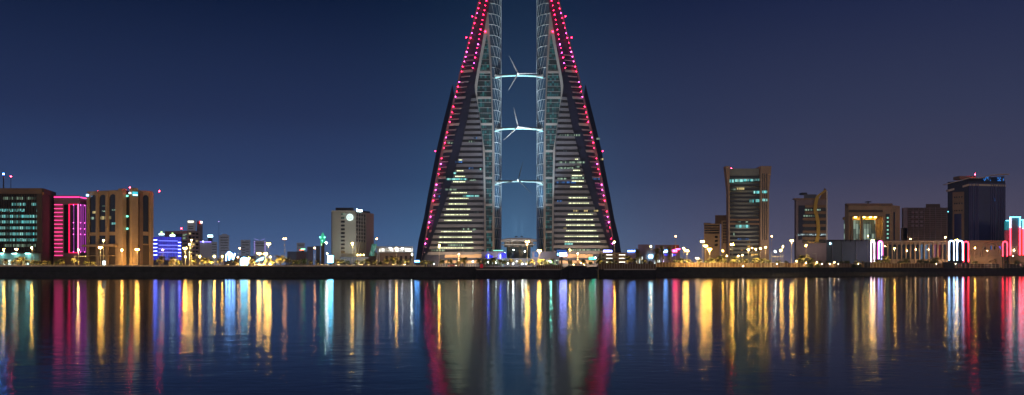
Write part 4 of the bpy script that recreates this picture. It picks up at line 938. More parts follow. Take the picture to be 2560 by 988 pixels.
# neon frames at the edge
b = Bld('neon_block', 'pale block outlined by neon tubes, cyan above and red below', 'building', 800, 2545)
b.box('wall', 2527, 2548, 545, None, 0, 20, M_slate); b.box('side_wall', 2514, 2527, 553, None, 2, 18, M_slate); b.box('side_wall', 2548, 2590, 550, None, 2, 18, M_slate)
NC = glow('neon_cyan', (.12, .80, 1), 7); NR = glow('neon_red', (1, .03, .06), 10); NW = glow('neon_white', (.85, .85, 1), 6)
b.box('neon_tube', 2524, 2550, 542, 544, -1, -.3, NC); b.box('neon_tube', 2514, 2524, 551, 552.4, -1, -.3, NC); b.box('neon_tube', 2550, 2590, 549, 550.4, -1, -.3, NC)
for x, yy in ((2525, 570), (2549, 568), (2557, 572)):
    b.box('neon_tube', x - 1, x + 1, 544 if x < 2555 else 550.5, yy, -1, -.3, NC if x != 2525 else NW); b.box('neon_tube', x - 1.1, x + 1.1, yy, 638, -1, -.3, NR)
b.box('red_panel', 2550, 2556, 575, 638, -.5, 0, glow('red_lit_panel', (.9, .06, .02), .9)); b.box('blue_panel', 2514, 2524, 553, 575, -.2, 1.9, glow('cyan_lit_panel', (.02, .25, .30), .7))
b.box('podium', 2514, 2600, 639, None, -6, 0, M_tan); b.beacon(2532, 626, -2, .6, G_small, 'wall_lamp')
b.flood(2537, 14, 4e3, (1, .5, .45), pyaim=600)
# long arcade
b = Bld('blank_hall', 'long windowless grey-blue hall behind the dark shore mound', 'hall', 745, 2130)
MBH = mat('blue_grey_sheet', (.065, .085, .105), .7, var=.12, vscale=.08)
b.box('wall', 2030, 2205, 603, None, 0, 30, MBH); b.box('brown_end', 2030, 2064, 605, None, -.4, 0, M_mauve)
for i in range(11): b.box('roof_scallop', 2062 + i * 13, 2072 + i * 13, 599.6, 603.2, -.8, 3, M_roof)
for x in (2080, 2105, 2140): b.box('wall_pier', x, x + 1.6, 606, None, -.7, 0, M_slate)
b.box('small_lamp_panel', 2074, 2077, 607, 611, -.6, 0, glow('hall_lamp', (.5, .85, 1), 8)); b.flood(2125, 24, .4e4, (.80, .90, 1), pyaim=625)
b = Bld('arcade', 'long low stone arcade of dark round arches', 'arcade', 760, 2310)
b.box('wall', 2205, 2372, 606, None, 1, 20, M_tan); b.box('cornice', 2205, 2372, 602, 606.5, -.6, 4, M_tan); b.box('roof_slab', 2205, 2372, 601, 602, -1, 5, M_dkbrown)
for i in range(14):
    x = 2210 + i * 11.4; archbay(b, (x, .7), (x + 7.4, .7), 0, 1, 611, 648, M_glass); b.box('pier', x + 8, x + 10.6, 606.5, None, -.5, .9, M_tan)
for x, y in ((2211, 616), (2266, 627), (2288, 624), (2320, 624)): b.beacon(x, y, -1, .35, G_small, 'wall_lamp')
for px in (2240, 2290, 2345): b.flood(px, 20, 5e3, (1, .74, .48), pyaim=630)
b = Bld('stone_pavilion', 'tan stone pavilion with one wide arch and small violet windows', 'pavilion', 770, 2465)
b.box('wall', 2423, 2512, 604, None, 1, 20, M_tan); b.box('cornice', 2423, 2512, 601.5, 604, 0, 3, M_tan)
q = MB(); q.tube([(wx(2478 + 24 * math.cos(R(a)), b.Y), b.Y + .6, b.Z(640 - 34 * math.sin(R(a)))) for a in range(0, 181, 15)], .8, 6); q.build('arch_moulding', M_tan, b.root)
for x in (2462, 2477, 2486): b.box('window', x, x + 3.5, 615, 624, .7, 1, M_glass if x != 2477 else W_blue)
b.box('violet_window', 2497, 2503, 616, 624, .7, 1, glow('violet_room', (.12, .08, .8), 1.2)); b.flood(2470, 20, 6e3, (1, .78, .55), pyaim=630)
def neon_arch(px0, px1, t, bo, m, label, Y, r=.42):
    b = Bld('neon_arch', label, 'neon arch', Y, (px0 + px1) / 2, 'neon arches along the arcade')
    cx_ = (px0 + px1) / 2; rr = (px1 - px0) / 2
    pts = [(px0, bo)] + [(cx_ - rr * math.cos(math.pi * i / 8), t + rr * (1 - math.sin(math.pi * i / 8))) for i in range(9)] + [(px1, bo)]
    MB().tube([(wx(x, Y), Y, b.Z(y)) for x, y in pts], r, 6).build('neon_tube', m, b.root)
    for x in (px0, px1): b.box('foot', x - 1, x + 1, bo, None, -.3, .3, M_metal)
NB = glow('arch_blue_white', (.38, .62, 1), 9); NP = glow('arch_pink_white', (1, .72, .85), 8)
neon_arch(2373, 2385, 602, 651, NB, 'dazzling blue-white neon arch under the twin street lamps, nearest the arcade', 735, .5)
neon_arch(2393, 2407, 602, 651, NB, 'dazzling blue-white neon arch touching a red neon arch', 735, .5)
neon_arch(2409, 2421, 604, 655, NR, 'red neon arch touching a blue-white one', 735)
neon_arch(2507, 2518, 604, 641, NR, 'red neon arch alone beside the outlined neon block', 745)
neon_arch(2178, 2186, 603, 655, NP, 'narrow pink-white neon arch with a lamp at its head', 730)
neon_arch(2197, 2204, 604, 650, glow('arch_violet_blue', (.40, .48, 1), 7), 'narrow violet-blue neon arch at the start of the arcade', 730)
neon_arch(2194, 2207.5, 601.5, 650, glow('arch_magenta', (1, .08, .5), 1.6), 'thin magenta neon arch round the violet-blue one', 731, .25)

# ================================================================== street lamps
random.seed(11)
GRPL = 'street lamps along the shore road'
def lamp(px, py, kind, label, n=1, Y=None, arm=0):
    Y = Y or shore(px) + (6.5 if px < 1560 else 2.6) + (abs(hash_(px)) % 4) * (1 if px < 1560 else .3)
    x = wx(px, Y); z = wz(py, Y); r = thing('street_lamp', label, 'street lamp', (x, Y, G), GRPL)
    MB().tube([(x, Y, G), (x, Y, G + 1), (x, Y, z + .3)], [.17, .13, .08], 6).build('pole', M_pole, r)
    m, rad = dict(s=(G_sod, .50), m=(G_sod, .36), d=(G_sod_dim, .45), w=(G_cool, .38), t=(G_small, .34))[kind]
    offs = [0] if n == 1 else ([-.58, .58] if n == 2 else [-1.2, 0, 1.2])
    if n > 1: MB().tube([(x + offs[0], Y, z + .45), (x + offs[-1], Y, z + .45)], .06, 5).build('cross_arm', M_pole, r)
    for o in offs:
        MB().ball((x + o, Y - .2, z), rad, 6, 3, .7).build('lantern', m, r)
        if kind in 'smtw':
            ld = bpy.data.lights.new('lamp_beam', 'SPOT'); ld.energy = dict(s=26000, m=17000, t=5000, w=9000)[kind] * (.6 if px > 1560 else 1); ld.color = (1, .62, .22) if kind != 'w' else (.9, 1, .95); ld.spot_size = R(158); ld.spot_blend = .5; ld.shadow_soft_size = .15
            lo = bpy.data.objects.new('lamp_beam', ld); C.objects.link(lo); lo.parent = r; lo.location = (o, -.2, z - G - rad * .8)
        MB().lathe((x + o, Y - .1, z + rad * .62), [(rad * .9, 0), (rad * .7, rad * .3), (.05, rad * .4)], 8).build('hood', M_metal, r)
def hash_(v): return int(v * 7919) % 101
LMP = [
 (10, 624, 's', 'warm street lamp by the lit teal lobby, first of the row'), (41, 623, 't', 'small faint street lamp between two bright ones, before the teal lobby', 2), (80, 619, 's', 'warm street lamp at the end of the teal lobby'),
 (196, 625, 's', 'warm street lamp in front of the pink neon frame'), (251, 619, 's', 'double-headed street lamp before the arched bays of the bank', 2), (259, 601, 'm', 'street lamp set further inland, high above the double lamp by the bank'),
 (305, 625, 's', 'warm street lamp before the bank pier that glows orange'), (343, 624, 's', 'double-headed street lamp at the bank corner with the single arched bay', 2), (407.5, 625, 'd', 'dim pinkish street lamp in front of the blue lit building'),
 (463, 621, 's', 'double-headed street lamp just past the blue lit building', 2), (474, 611, 'm', 'tall street lamp crossing the mauve office block'), (479, 601, 'm', 'small topmost street lamp before the mauve office block'), (464, 642, 'm', 'lowest street lamp of the cluster past the blue building'),
 (500, 641, 's', 'warm street lamp at the corner of the mauve office block'), (536, 641, 's', 'warm street lamp under the low hazy block'), (556, 641, 'm', 'warm street lamp touching the white curved-stroke sign'), (595, 643, 't', 'small street lamp between the curved-stroke sign and the glowing tent'),
 (599.5, 621, 'd', 'dim lone street lamp above the glowing tent'), (623, 645, 'm', 'warm street lamp just past the glowing tent'), (648, 634, 's', 'bright street lamp above the cyan canopy', 2), (664, 635, 's', 'bright street lamp on the far side of the cyan canopy', 2), (672, 610, 's', 'tall street lamp with a second lit head, above the cyan canopy', 2),
 (676, 642, 't', 'small low street lamp past the cyan canopy'), (712, 597, 'd', 'very tall lone street lamp over the golden palm', 2), (787, 620, 'd', 'thin dim street lamp beside the tan block near the minaret'), (816, 607, 'w', 'white street lamp between the minaret and the pale hotel'), (818, 634, 't', 'small pinkish street lamp right above the white screen'),
 (881, 608.5, 's', 'tall warm street lamp in front of the pale hotel'), (942, 597, 'd', 'dim orange street lamp above the green glass wedge'), (991, 621, 's', 'bright street lamp in front of the white terrace hall', 1), (1030, 636, 'w', 'small white lamp at the end of the terrace hall'),
 (1098, 614, 's', 'warm street lamp before the floor lights of the sail tower', 1), (1318, 605, 's', 'tall warm street lamp before the saucer roofed hall', 2), (1348, 627, 's', 'warm street lamp at the edge of the saucer roofed hall', 2), (1425, 625, 'm', 'street lamp just past the violet screen'), (1536, 605, 's', 'tall warm street lamp at the outer edge of the sail tower with yellow rooms'),
 (1627, 616, 'm', 'street lamp above the cyan globe of the shop row'), (1689, 591, 'd', 'dim lone street lamp high over the shop row'), (1709, 621, 's', 'upper street lamp of the pair past the red sign'), (1717, 627, 's', 'lower street lamp of the pair past the red sign', 2),
 (1743, 646, 't', 'small twin street lamp below the stepped tan block', 2), (1756, 604, 's', 'highest of three close street lamps before the stepped tan block', 2), (1764, 615, 's', 'middle one of three close street lamps before the stepped tan block', 2), (1774, 623, 's', 'lowest of three close street lamps before the stepped tan block', 2),
 (1807, 627, 'm', 'lone street lamp under the left pier of the flared tower'), (1830, 611, 's', 'double-headed street lamp at the foot of the flared tower', 2), (1817, 640, 't', 'little street lamp below the double lamp of the flared tower'), (1846, 640, 't', 'little street lamp, first of a close pair among the palms'), (1856, 638, 't', 'little street lamp, second of a close pair among the palms'),
 (1871, 624, 's', 'first of five street lamps lined up under the flared tower'), (1880, 620.5, 'm', 'second of five street lamps lined up under the flared tower'), (1889, 623, 'm', 'third of five street lamps lined up under the flared tower'), (1901, 621.5, 's', 'fourth of five street lamps lined up under the flared tower'), (1914, 618.5, 's', 'last of five street lamps lined up under the flared tower'),
 (1929, 591, 'd', 'dim street lamp standing clear of the flared tower'), (1957, 616.5, 'm', 'upper of two close street lamps short of the ribbon tower'), (1952, 625.5, 's', 'lower of two close street lamps short of the ribbon tower'), (1938, 629, 'w', 'small white lamp between the flared and the ribbon tower'),
 (1979, 602, 's', 'tall double-headed street lamp beside the ribbon tower', 2), (2015, 614, 's', 'warm street lamp below the ribbon tower'), (2015, 657, 't', 'low warm lamp on the promenade below the ribbon tower'), (2042, 656, 't', 'low lamp beside the crooked post'), (1991, 653, 't', 'low yellow lamp beside the tall double street lamp'), (2086, 656, 't', 'low lamp in front of the blank hall'),
 (2170, 590, 'm', 'street lamp crossing the gold lit recess'), (2181, 601, 's', 'street lamp right over the pink-white neon arch', 2), (2236, 621.5, 's', 'warm street lamp at the first arches of the arcade'), (2363, 593.5, 's', 'tall warm street lamp at the far end of the arcade'), (2391, 600, 's', 'double-headed street lamp between the blue-white neon arches', 2), (2437, 620, 's', 'warm street lamp before the stone pavilion'), (2468, 627, 't', 'small street lamp under the wide arch of the pavilion'),
 (2532, 640, 't', 'small street lamp at the base of the outlined neon block'),
]
for t_ in LMP:
    px, py, k, lab = t_[:4]; lamp(px, py, k, lab, t_[4] if len(t_) > 4 else 1)
# quay lamp low on the dark stone face and white promenade lamps
def low_lamp(px, py, m, label, r=.22, cat='bollard light', name='bollard_light', Y=None, grp=None):
    Y = Y or shore(px) + 4; x, z = wx(px, Y), wz(py, Y); t = thing(name, label, cat, (x, Y, G if z > G else z - .6), grp)
    MB().tube([(x, Y, (G if z > G else z - .6)), (x, Y, z - r * .6)], .09, 6).build('post', M_metal, t); MB().ball((x, Y, z), r, 6, 3).build('lamp', m, t)
low_lamp(361.5, 667.5, glow('cyan_quay_lamp', (.10, .95, .95), 260), 'cyan-green lamp right on the edge of the dark quay below the bank', .26)
for px, lab in ((1283, 'brightest white lamp on the lower quay under the saucer hall'), (1306, 'white lamp on the lower quay beside the brightest one'), (1315, 'smaller white lamp at the end of the lit quay group')): low_lamp(px, 660, G_cool, lab, .24 if px != 1315 else .15, Y=490)
for px, py, lab in ((1220, 656, 'small white lamp among the dark trees below the violet mall wing'), (1240, 657, 'small greenish lamp amid the palms of the mall'), (1270, 659, 'green-tinted low lamp just before the brightest quay lamp'), (1182, 654, 'blue-white low lamp beside the red panel post'), (1374, 652, 'low white lamp by the mall palms'), (1085, 661, 'short white lamp at the start of the tower railing')): low_lamp(px, py, glow('pale_low_lamp', (.75, 1, .88), 60), lab, .2)
for px, lab in ((1942, 'tiny promenade lamp short of the tall double lamp'), (2055, 'tiny promenade lamp just past the crooked post'), (2074, 'tiny blue-white promenade lamp before the blank hall'), (2096, 'tiny warm promenade lamp at the hall'), (2146, 'tiny promenade lamp near the dark mound'), (2341, 'tiny promenade lamp near the arcade end'), (2389, 'tiny promenade lamp at the foot of the neon arches')): low_lamp(px, 660, glow('tiny_lamp', (1, .85, .6), 60), lab, .2)

low_lamp(1378, 655, glow('teal_lamp', (.18, 1, .80), 330), 'teal-white low lamp by the mall shop windows', .26)
# ================================================================== palms and trees
def leafmesh_palm(seed, nf=26, L_=2.7, droop=1.0):
    rd = random.Random(seed); q = MB()
    for i in range(nf):
        a = rd.uniform(0, 2 * math.pi); el = rd.uniform(-.3, 1.35); ln = L_ * rd.uniform(.75, 1.1); d = Vector((math.cos(a), math.sin(a), 0)); sd = Vector((-d.y, d.x, 0))
        pts = []; p = Vector((0, 0, 0)); e = el
        for k in range(6): pts.append(p.copy()); p = p + (d * math.cos(e) + Vector((0, 0, math.sin(e)))) * ln / 5; e -= .34 * droop
        for k in range(5):   # split leaflets on each side of the rib
            for s_ in (-1, 1):
                for h_ in (0, .5):
                    b0 = pts[k].lerp(pts[k + 1], h_); w_ = .62 * (1 - abs(k + h_ - 2) / 4.5)
                    tip = b0 + (pts[k + 1] - pts[k]) * .9 + sd * s_ * w_ * 1.3 - Vector((0, 0, .30 * w_)); q.add([b0, b0 + (pts[k + 1] - pts[k]) * .42, tip], [(0, 1, 2)])
    return q
def make_palm(seed, h, L_):
    t = thing('palm_tree', None, None, (0, 0, 0)); rd = random.Random(seed); lx, ly = rd.uniform(-.3, .3), rd.uniform(-.3, .3)
    MB().tube([(0, 0, -.2), (lx * .3, ly * .3, h * .4), (lx, ly, h)], [.26, .19, .17], 7).build('trunk', M_trunk, t)
    c = leafmesh_palm(seed, 30, L_); c.v = [(x + lx, y + ly, z + h) for x, y, z in c.v]; c.build('crown', M_leaf, t); return t
def make_tree(seed, h, w_):
    t = thing('broadleaf_tree', None, None, (0, 0, 0)); rd = random.Random(seed)
    q = MB().tube([(0, 0, -.2), (.05, 0, h * .35), (.1, .1, h * .6)], [.2, .14, .08], 6)
    for k in range(4): a = rd.uniform(0, 6.28); q.tube([(.05, 0, h * .35), (math.cos(a) * w_ * .4, math.sin(a) * w_ * .4, h * rd.uniform(.6, .8))], [.09, .04], 4)
    q.build('trunk', M_trunk, t); c = MB()
    cl = [(rd.gauss(0, w_ * .30), rd.gauss(0, w_ * .30), h * rd.uniform(.45, .92), rd.uniform(.5, .9)) for _ in range(13)]
    for x, y, z, r in cl:
        for k in range(75):
            v = Vector((rd.gauss(0, 1), rd.gauss(0, 1), rd.gauss(0, 1))).normalized() * r * rd.uniform(.5, 1.08); p = Vector((x, y, z)) + v
            a = Vector((rd.uniform(-1, 1), rd.uniform(-1, 1), rd.uniform(-1, 1))).normalized() * .20; b_ = a.orthogonal().normalized() * .13; c.add([p - a, p + b_, p + a, p - b_], [(0, 1, 2, 3)])
    c.build('crown', M_leaf2, t); return t
def make_bush(seed, h, w_):
    rd = random.Random(seed); t = thing('bush', None, None, (0, 0, 0)); c = MB()
    for k in range(420):
        a = rd.uniform(0, 6.28); r = w_ * math.sqrt(rd.random()) * .6; z = rd.uniform(0, h) * (1 - (r / w_) ** 2) + .05; p = Vector((r * math.cos(a) * 1.2, r * math.sin(a), z))
        a = Vector((rd.uniform(-1, 1), rd.uniform(-1, 1), rd.uniform(-1, 1))).normalized() * .17; b_ = a.orthogonal().normalized() * .11; c.add([p - a, p + b_, p + a, p - b_], [(0, 1, 2, 3)])
    c.build('foliage', M_leaf2, t); MB().tube([(0, 0, -.1), (0, 0, h * .5)], [.08, .03], 5).build('stem', M_trunk, t); return t
palms = [make_palm(s, 1.0, L_) for s, L_ in ((1, 1.7), (2, 1.6), (3, 1.9))]; PH = [1.0] * 3
trees = [make_tree(s, 4.2, 2.0) for s in (5, 6, 8)]; bushes = [make_bush(s, 1.5, 1.5) for s in (9, 10)]
used = set()
def plant(proto, px, hpx, label, cat, group, doff=8, base_h=1.0, rz=None):
    Y = shore(px) + doff; h = hpx * Y / F; r = proto
    if proto.name in used:
        r = proto.copy(); C.objects.link(r)
        for ch in proto.children:
            c = ch.copy(); C.objects.link(c); c.parent = r; c.location = ch.location
            if c.name.startswith('crown'): pass
    used.add(proto.name)
    if label in LABELS: print('DUP', label)
    LABELS[label] = 1
    r.location = (wx(px, Y), Y, G); r.rotation_euler = (0, 0, rz if rz is not None else hash_(px) / 16)
    s_ = h / base_h; r.scale = (s_, s_, s_)
    r['label'] = label; r['category'] = cat; r['group'] = group
    return r
# palm prototype: trunk 1.0 + crown reach about 1.2 above -> natural height 2.4 units scaled
for p_ in palms:
    for ch in p_.children:
        if ch.name.startswith('trunk'):
            for v in ch.data.vertices: v.co.z *= 1.9; v.co.x *= .8; v.co.y *= .8
        else:
            for v in ch.data.vertices: v.co.z += .9
PB = 2.65
PL = [(15, 19, 'golden lit palm before the teal lobby, beside the first street lamp'), (30, 15, 'dark palm against the glowing teal lobby doors'), (44, 22, 'palm lit orange at its foot below the small double lamp'), (54, 24, 'wide dark palm against the teal lobby wall'), (66, 17, 'short palm near the end of the teal lobby'), (84, 16, 'palm right behind the pole of the lamp at the lobby end'),
 (96, 15, 'small palm at the brown corner wall'), (108, 13, 'lone low palm below the plain brown wall'), (119, 14, 'yellow lit low palm before the brown side wall'), (152, 18, 'leaning golden palm below the neon bars'), (185, 20, 'full golden palm before the neon office podium'), (216, 14, 'low golden palm where the neon office meets the bank'), (231, 12, 'small palm at the bank entrance canopy'),
 (399, 26, 'tall dark tree-like palm crown against the blue lit wall'), (432, 24, 'dark palm at the foot of the blue lit wall'), (448, 15, 'short palm at the end of the blue building'), (486, 20, 'palm under the mauve office block'), (512, 21, 'golden palm past the corner of the mauve office'), (528, 17, 'short palm just short of the warm lamp under the haze'), (547, 20, 'palm below the lamp by the curved-stroke sign'), (590, 16, 'short palm behind the curved-stroke sign'),
 (630, 17, 'palm between the glowing tent and the cyan canopy'), (667, 21, 'orange lit palm under the paired lamps'), (681, 16, 'short palm at the last lamp of the canopy cluster'), (702, 27, 'large bright golden palm standing alone'), (716, 22, 'dark palm leaning on the large golden one'), (735, 16, 'dim palm before the dark sheds'), (775, 14, 'small palm under the tan square block'), (797, 17, 'green lit palm at the minaret'), (843, 17, 'dark palm at the hotel corner'), (856, 18, 'dark palm under the hotel emblem'),
 (889, 16, 'palm just past the tall hotel lamp'), (917, 18, 'palm at the foot of the green glass wedge'), (935, 17, 'palm at the raking struts of the terrace hall'), (966, 18, 'palm before the middle of the terrace hall'), (984, 23, 'tall dark palm beside the lamp of the terrace hall'), (1016, 18, 'palm at the end bays of the terrace hall'),
 (1055, 16, 'yellow-green palm at the outer foot of the sail tower'), (1066, 15, 'dark palm at the foot of the outer tower pier'), (1103, 17, 'dark palm below the lamp before the tower floors'), (1127, 18, 'dim palm before the tower base bands'), (1160, 22, 'large grey-green palm before the sail tower entrance'), (1200, 19, 'dark palm beside the red panel post'), (1212, 18, 'palm before the violet mall wing'), (1234, 22, 'dark tall palm between the two blue light columns'), (1251, 18, 'palm below the blue panel of the mall'), (1276, 19, 'palm before the mall lower drum'), (1299, 17, 'palm under the entrance sign of the saucer hall'), (1333, 18, 'yellow lit palm beside the double lamp of the saucer hall'), (1350, 19, 'yellow palm under the lamp at the saucer hall edge'), (1380, 19, 'palm before the mall shop windows'),
 (1459, 17, 'dark palm before the lit base of the second sail tower'), (1495, 20, 'dark palm beside the glowing green sign'), (1527, 18, 'dark palm before the parking deck'), (1538, 15, 'small palm at the pole of the tall lamp by the tower edge'), (1575, 27, 'large golden palm past the parking deck'), (1586, 20, 'dark palm behind the large golden one'), (1608, 18, 'dim palm before the white shop front'),
 (1597, 46, 'very tall palm standing over the low dark block'), (1643, 47, 'very tall palm above the shop row, near the cyan globe'), (1658, 54, 'tallest palm, behind the blue-white shop sign'), (1676, 54, 'tallest palm behind the red sign'),
 (1704, 21, 'dark spreading palm under the pair of lamps'), (1722, 19, 'dark palm just past the pair of lamps'), (1746, 18, 'dark palm under the small twin lamp'), (1781, 21, 'dark palm below the three close lamps'), (1800, 27, 'large golden palm before the flared tower'), (1812, 17, 'small golden palm beside the large one'), (1835, 24, 'golden palm below the double lamp of the flared tower'), (1862, 20, 'palm below the first of the lined-up lamps'), (1884, 22, 'palm below the middle of the lined-up lamps'), (1905, 21, 'bright yellow palm under the fourth lined-up lamp'), (1921, 18, 'dark palm at the far pier of the flared tower'),
 (1945, 17, 'palm under the two close lamps'), (2007, 29, 'bright golden palm before the ribbon tower'), (2024, 22, 'dark palm beside the crooked post'), (2070, 15, 'dim palm before the blank hall'), (2103, 15, 'low dark palm near the hall piers'), (2140, 16, 'palm above the dark shore mound'), (2215, 29, 'tall golden palm at the first arches'), (2192, 20, 'dark palm between the neon arches at the arcade start'), (2266, 24, 'broad golden palm amid the arcade'), (2302, 20, 'dim palm in the middle of the arcade'), (2340, 25, 'golden broad palm at the arcade end'), (2330, 21, 'palm overlapping the golden one at the arcade end'), (2390, 14, 'low palm under the neon arches'), (2439, 16, 'dark palm under the lamp of the stone pavilion'), (2480, 22, 'dark palm under the wide pavilion arch'), (2495, 21, 'dark palm near the violet window'), (2512, 18, 'palm at the foot of the lone red arch'), (2545, 18, 'dark palm in front of the outlined neon block')]
GP = 'palms along the promenade'
for i, (px, h, lab) in enumerate(PL):
    if h > 40:
        r = plant(palms[i % 3], px, 22, lab, 'palm tree', GP, 34, PB)
        Y = shore(px) + 34; H = (h + 3) * Y / F; k_ = r.scale[0]; r.scale = (k_ * .8, k_ * .8, H / PB * .9)
    else: plant(palms[i % 3], px, h * 1.02, lab, 'palm tree', GP, (10 + (hash_(px) % 10)) if px < 1560 else (7.5 + hash_(px) % 6), PB)
for i, (px, h, lab) in enumerate([(140, 14, 'low dark tree below the neon bars of the pink lit office'), (760, 20, 'dark round tree before the shop with green roof sign'), (745, 18, 'dark round tree next to the shop with green roof sign'), (870, 15, 'dark round tree under the hotel lamp pole'), (905, 15, 'round tree before the gold lit hotel entrance'), (950, 14, 'round tree under the terrace hall struts'), (1000, 15, 'round tree before the terrace hall openings'), (1078, 14, 'round dark tree before the tower base'), (1145, 16, 'round dark tree before the dark tower doorway'), (1225, 15, 'round tree under the mall awning'), (1262, 16, 'round tree under the blue panel'), (1320, 15, 'round tree at the pole of the saucer hall lamp'), (1365, 14, 'round tree before the blue louvres'), (1425, 16, 'round tree behind the dark jetty'), (1475, 15, 'round tree below the green sign'), (1625, 14, 'round tree below the cyan globe'), (1690, 18, 'round tree before the red fascia'), (1730, 14, 'round tree between the lamp pair and the twin lamp'), (1765, 15, 'round tree below the stepped tan block'), (1850, 16, 'round tree below the close pair of little lamps'), (1965, 17, 'round tree beside the two close lamps'), (2050, 16, 'round dark tree past the crooked post'), (2118, 17, 'round dark tree before the middle of the blank hall'), (2160, 16, 'round dark tree short of the pink-white arch'), (2252, 17, 'round tree between the golden palms of the arcade'), (2315, 18, 'round tree before the dim arches'), (2460, 18, 'round dark tree before the pavilion wall'), (2505, 16, 'round dark tree beneath the lone red arch')]):
    plant(trees[i % 3], px, h, lab, 'tree', 'round trees along the promenade', 12 + hash_(px) % 7, 4.2)
for i, (px, h, lab) in enumerate([(715, 6, 'low orange lit bush past the golden palm'), (728, 6, 'second low lit bush past the golden palm'), (742, 5, 'low lit bush before the far sheds'), (758, 6, 'low lit bush short of the tan block'), (2025, 10, 'dark ragged bush on the quay edge below the ribbon tower'), (2044, 9, 'dark ragged bush beside the one below the ribbon tower'), (2135, 9, 'dark mound of bush on the quay edge before the blank hall'), (2148, 9, 'dark bush joined to the mound before the blank hall')]):
    plant(bushes[i % 2], px, h, lab, 'bush', 'bushes on the quay edge', 1.2 if px > 2000 else 6, 1.5)

# ================================================================== railings and fences
M_rail = mat('pale_rail', (.55, .50, .45), .5); M_board = mat('brown_mesh_board', (.19, .115, .06), .7, var=.2)
def railing(label, pxa, pxb, n, h, Yf, z0, m, mp, boards=None, name='railing', cat='railing', cap=.05):
    X0_, X1_ = wx(pxa, Yf(pxa)), wx(pxb, Yf(pxb)); r = thing(name, label, cat, ((X0_ + X1_) / 2, (Yf(pxa) + Yf(pxb)) / 2, z0), 'railings along the quay')
    P_ = [(X0_ + (X1_ - X0_) * i / n, Yf(pxa) + (Yf(pxb) - Yf(pxa)) * i / n) for i in range(n + 1)]
    for x, y in P_: MB().box(x - .07, x + .07, y - .06, y + .06, z0, z0 + h + .1).build('post', mp, r)
    for f_ in (.97, .5, .08): MB().tube([(P_[0][0], P_[0][1], z0 + h * f_), (P_[-1][0], P_[-1][1], z0 + h * f_)], cap, 5).build('rail', m, r)
    if boards:
        q = MB(); dx, dy = P_[-1][0] - P_[0][0], P_[-1][1] - P_[0][1]
        q.hexa([(P_[0][0], P_[0][1] + .1, z0 + .1), (P_[-1][0], P_[-1][1] + .1, z0 + .1), (P_[-1][0], P_[-1][1] + .16, z0 + .1), (P_[0][0], P_[0][1] + .16, z0 + .1), (P_[0][0], P_[0][1] + .1, z0 + h * .93), (P_[-1][0], P_[-1][1] + .1, z0 + h * .93), (P_[-1][0], P_[-1][1] + .16, z0 + h * .93), (P_[0][0], P_[0][1] + .16, z0 + h * .93)]); q.build('board', boards, r)
sh = lambda px: shore(px) + 2.9
sh2 = lambda px: shore(px) + 5.6
railing('low pale parapet railing below the office block and neon office', -60, 216, 40, 1.0, sh, G, M_kerb, M_kerb, M_kerb)
railing('low pale parapet railing below the arched bank', 217, 380, 24, .9, sh, G, M_kerb, M_kerb, M_kerb)
railing('low parapet railing from the blue lit building to the cyan canopy', 381, 690, 44, .9, sh, G, M_kerb, M_kerb, M_kerb)
railing('low parapet railing below the golden palm and the minaret', 691, 830, 20, .9, sh, G, M_kerb, M_kerb, M_kerb)
railing('low parapet railing below the hotel and terrace hall', 831, 1060, 34, .9, sh, G, M_kerb, M_kerb, M_kerb)
railing('dark railing at the outer foot of the sail tower', 1061, 1188, 22, 1.3, sh, G, M_metal, M_rail)
lq = lambda px: 485.2
railing('open railing with pale posts on the lower quay, below the saucer hall', 1190, 1340, 30, 2.5, lq, 4.42, M_metal, M_rail)
railing('brown boarded railing on the lower quay next to the dark jetty', 1341, 1404, 12, 2.6, lq, 4.42, M_board, M_rail, M_board)
railing('brown boarded fence on the lower quay past the dark jetty', 1497, 1640, 22, 3.2, lambda px: 485.6, 4.42, M_board, M_rail, M_board)
railing('tan boarded fence below the shop row and lamp pair', 1641, 1760, 16, 2.9, sh2, G, M_board, M_rail, M_board)
railing('tan boarded fence below the flared tower', 1761, 1925, 22, 2.9, sh2, G, M_board, M_rail, M_board)
railing('tan boarded fence below the ribbon tower and blank hall', 1926, 2160, 30, 3.1, sh2, G, M_board, M_rail, M_board)
railing('tan boarded fence below the arcade', 2176, 2360, 26, 3.6, sh2, G, M_board, M_rail, M_board)
railing('fence of brown panels between pale posts below the pavilion', 2385, 2600, 24, 3.8, sh2, G, M_rail, M_rail, M_dkbrown)
b = Bld('quay_hut', 'small dark square hut breaking the fence at the start of the arcade', 'hut', 662, 2168, base=G); b.box('wall', 2160, 2175, 655.5, None, 0, 3, M_metal); b.box('roof', 2159, 2176, 654.6, 655.5, -.3, 3.3, M_concrete)
b = Bld('quay_hut', 'small dark square hut breaking the fence under the blue-white arches', 'hut', 715, 2372, base=G); b.box('wall', 2361, 2384, 656, None, 0, 3, M_metal); b.box('roof', 2360, 2385, 655, 656, -.3, 3.3, M_concrete)
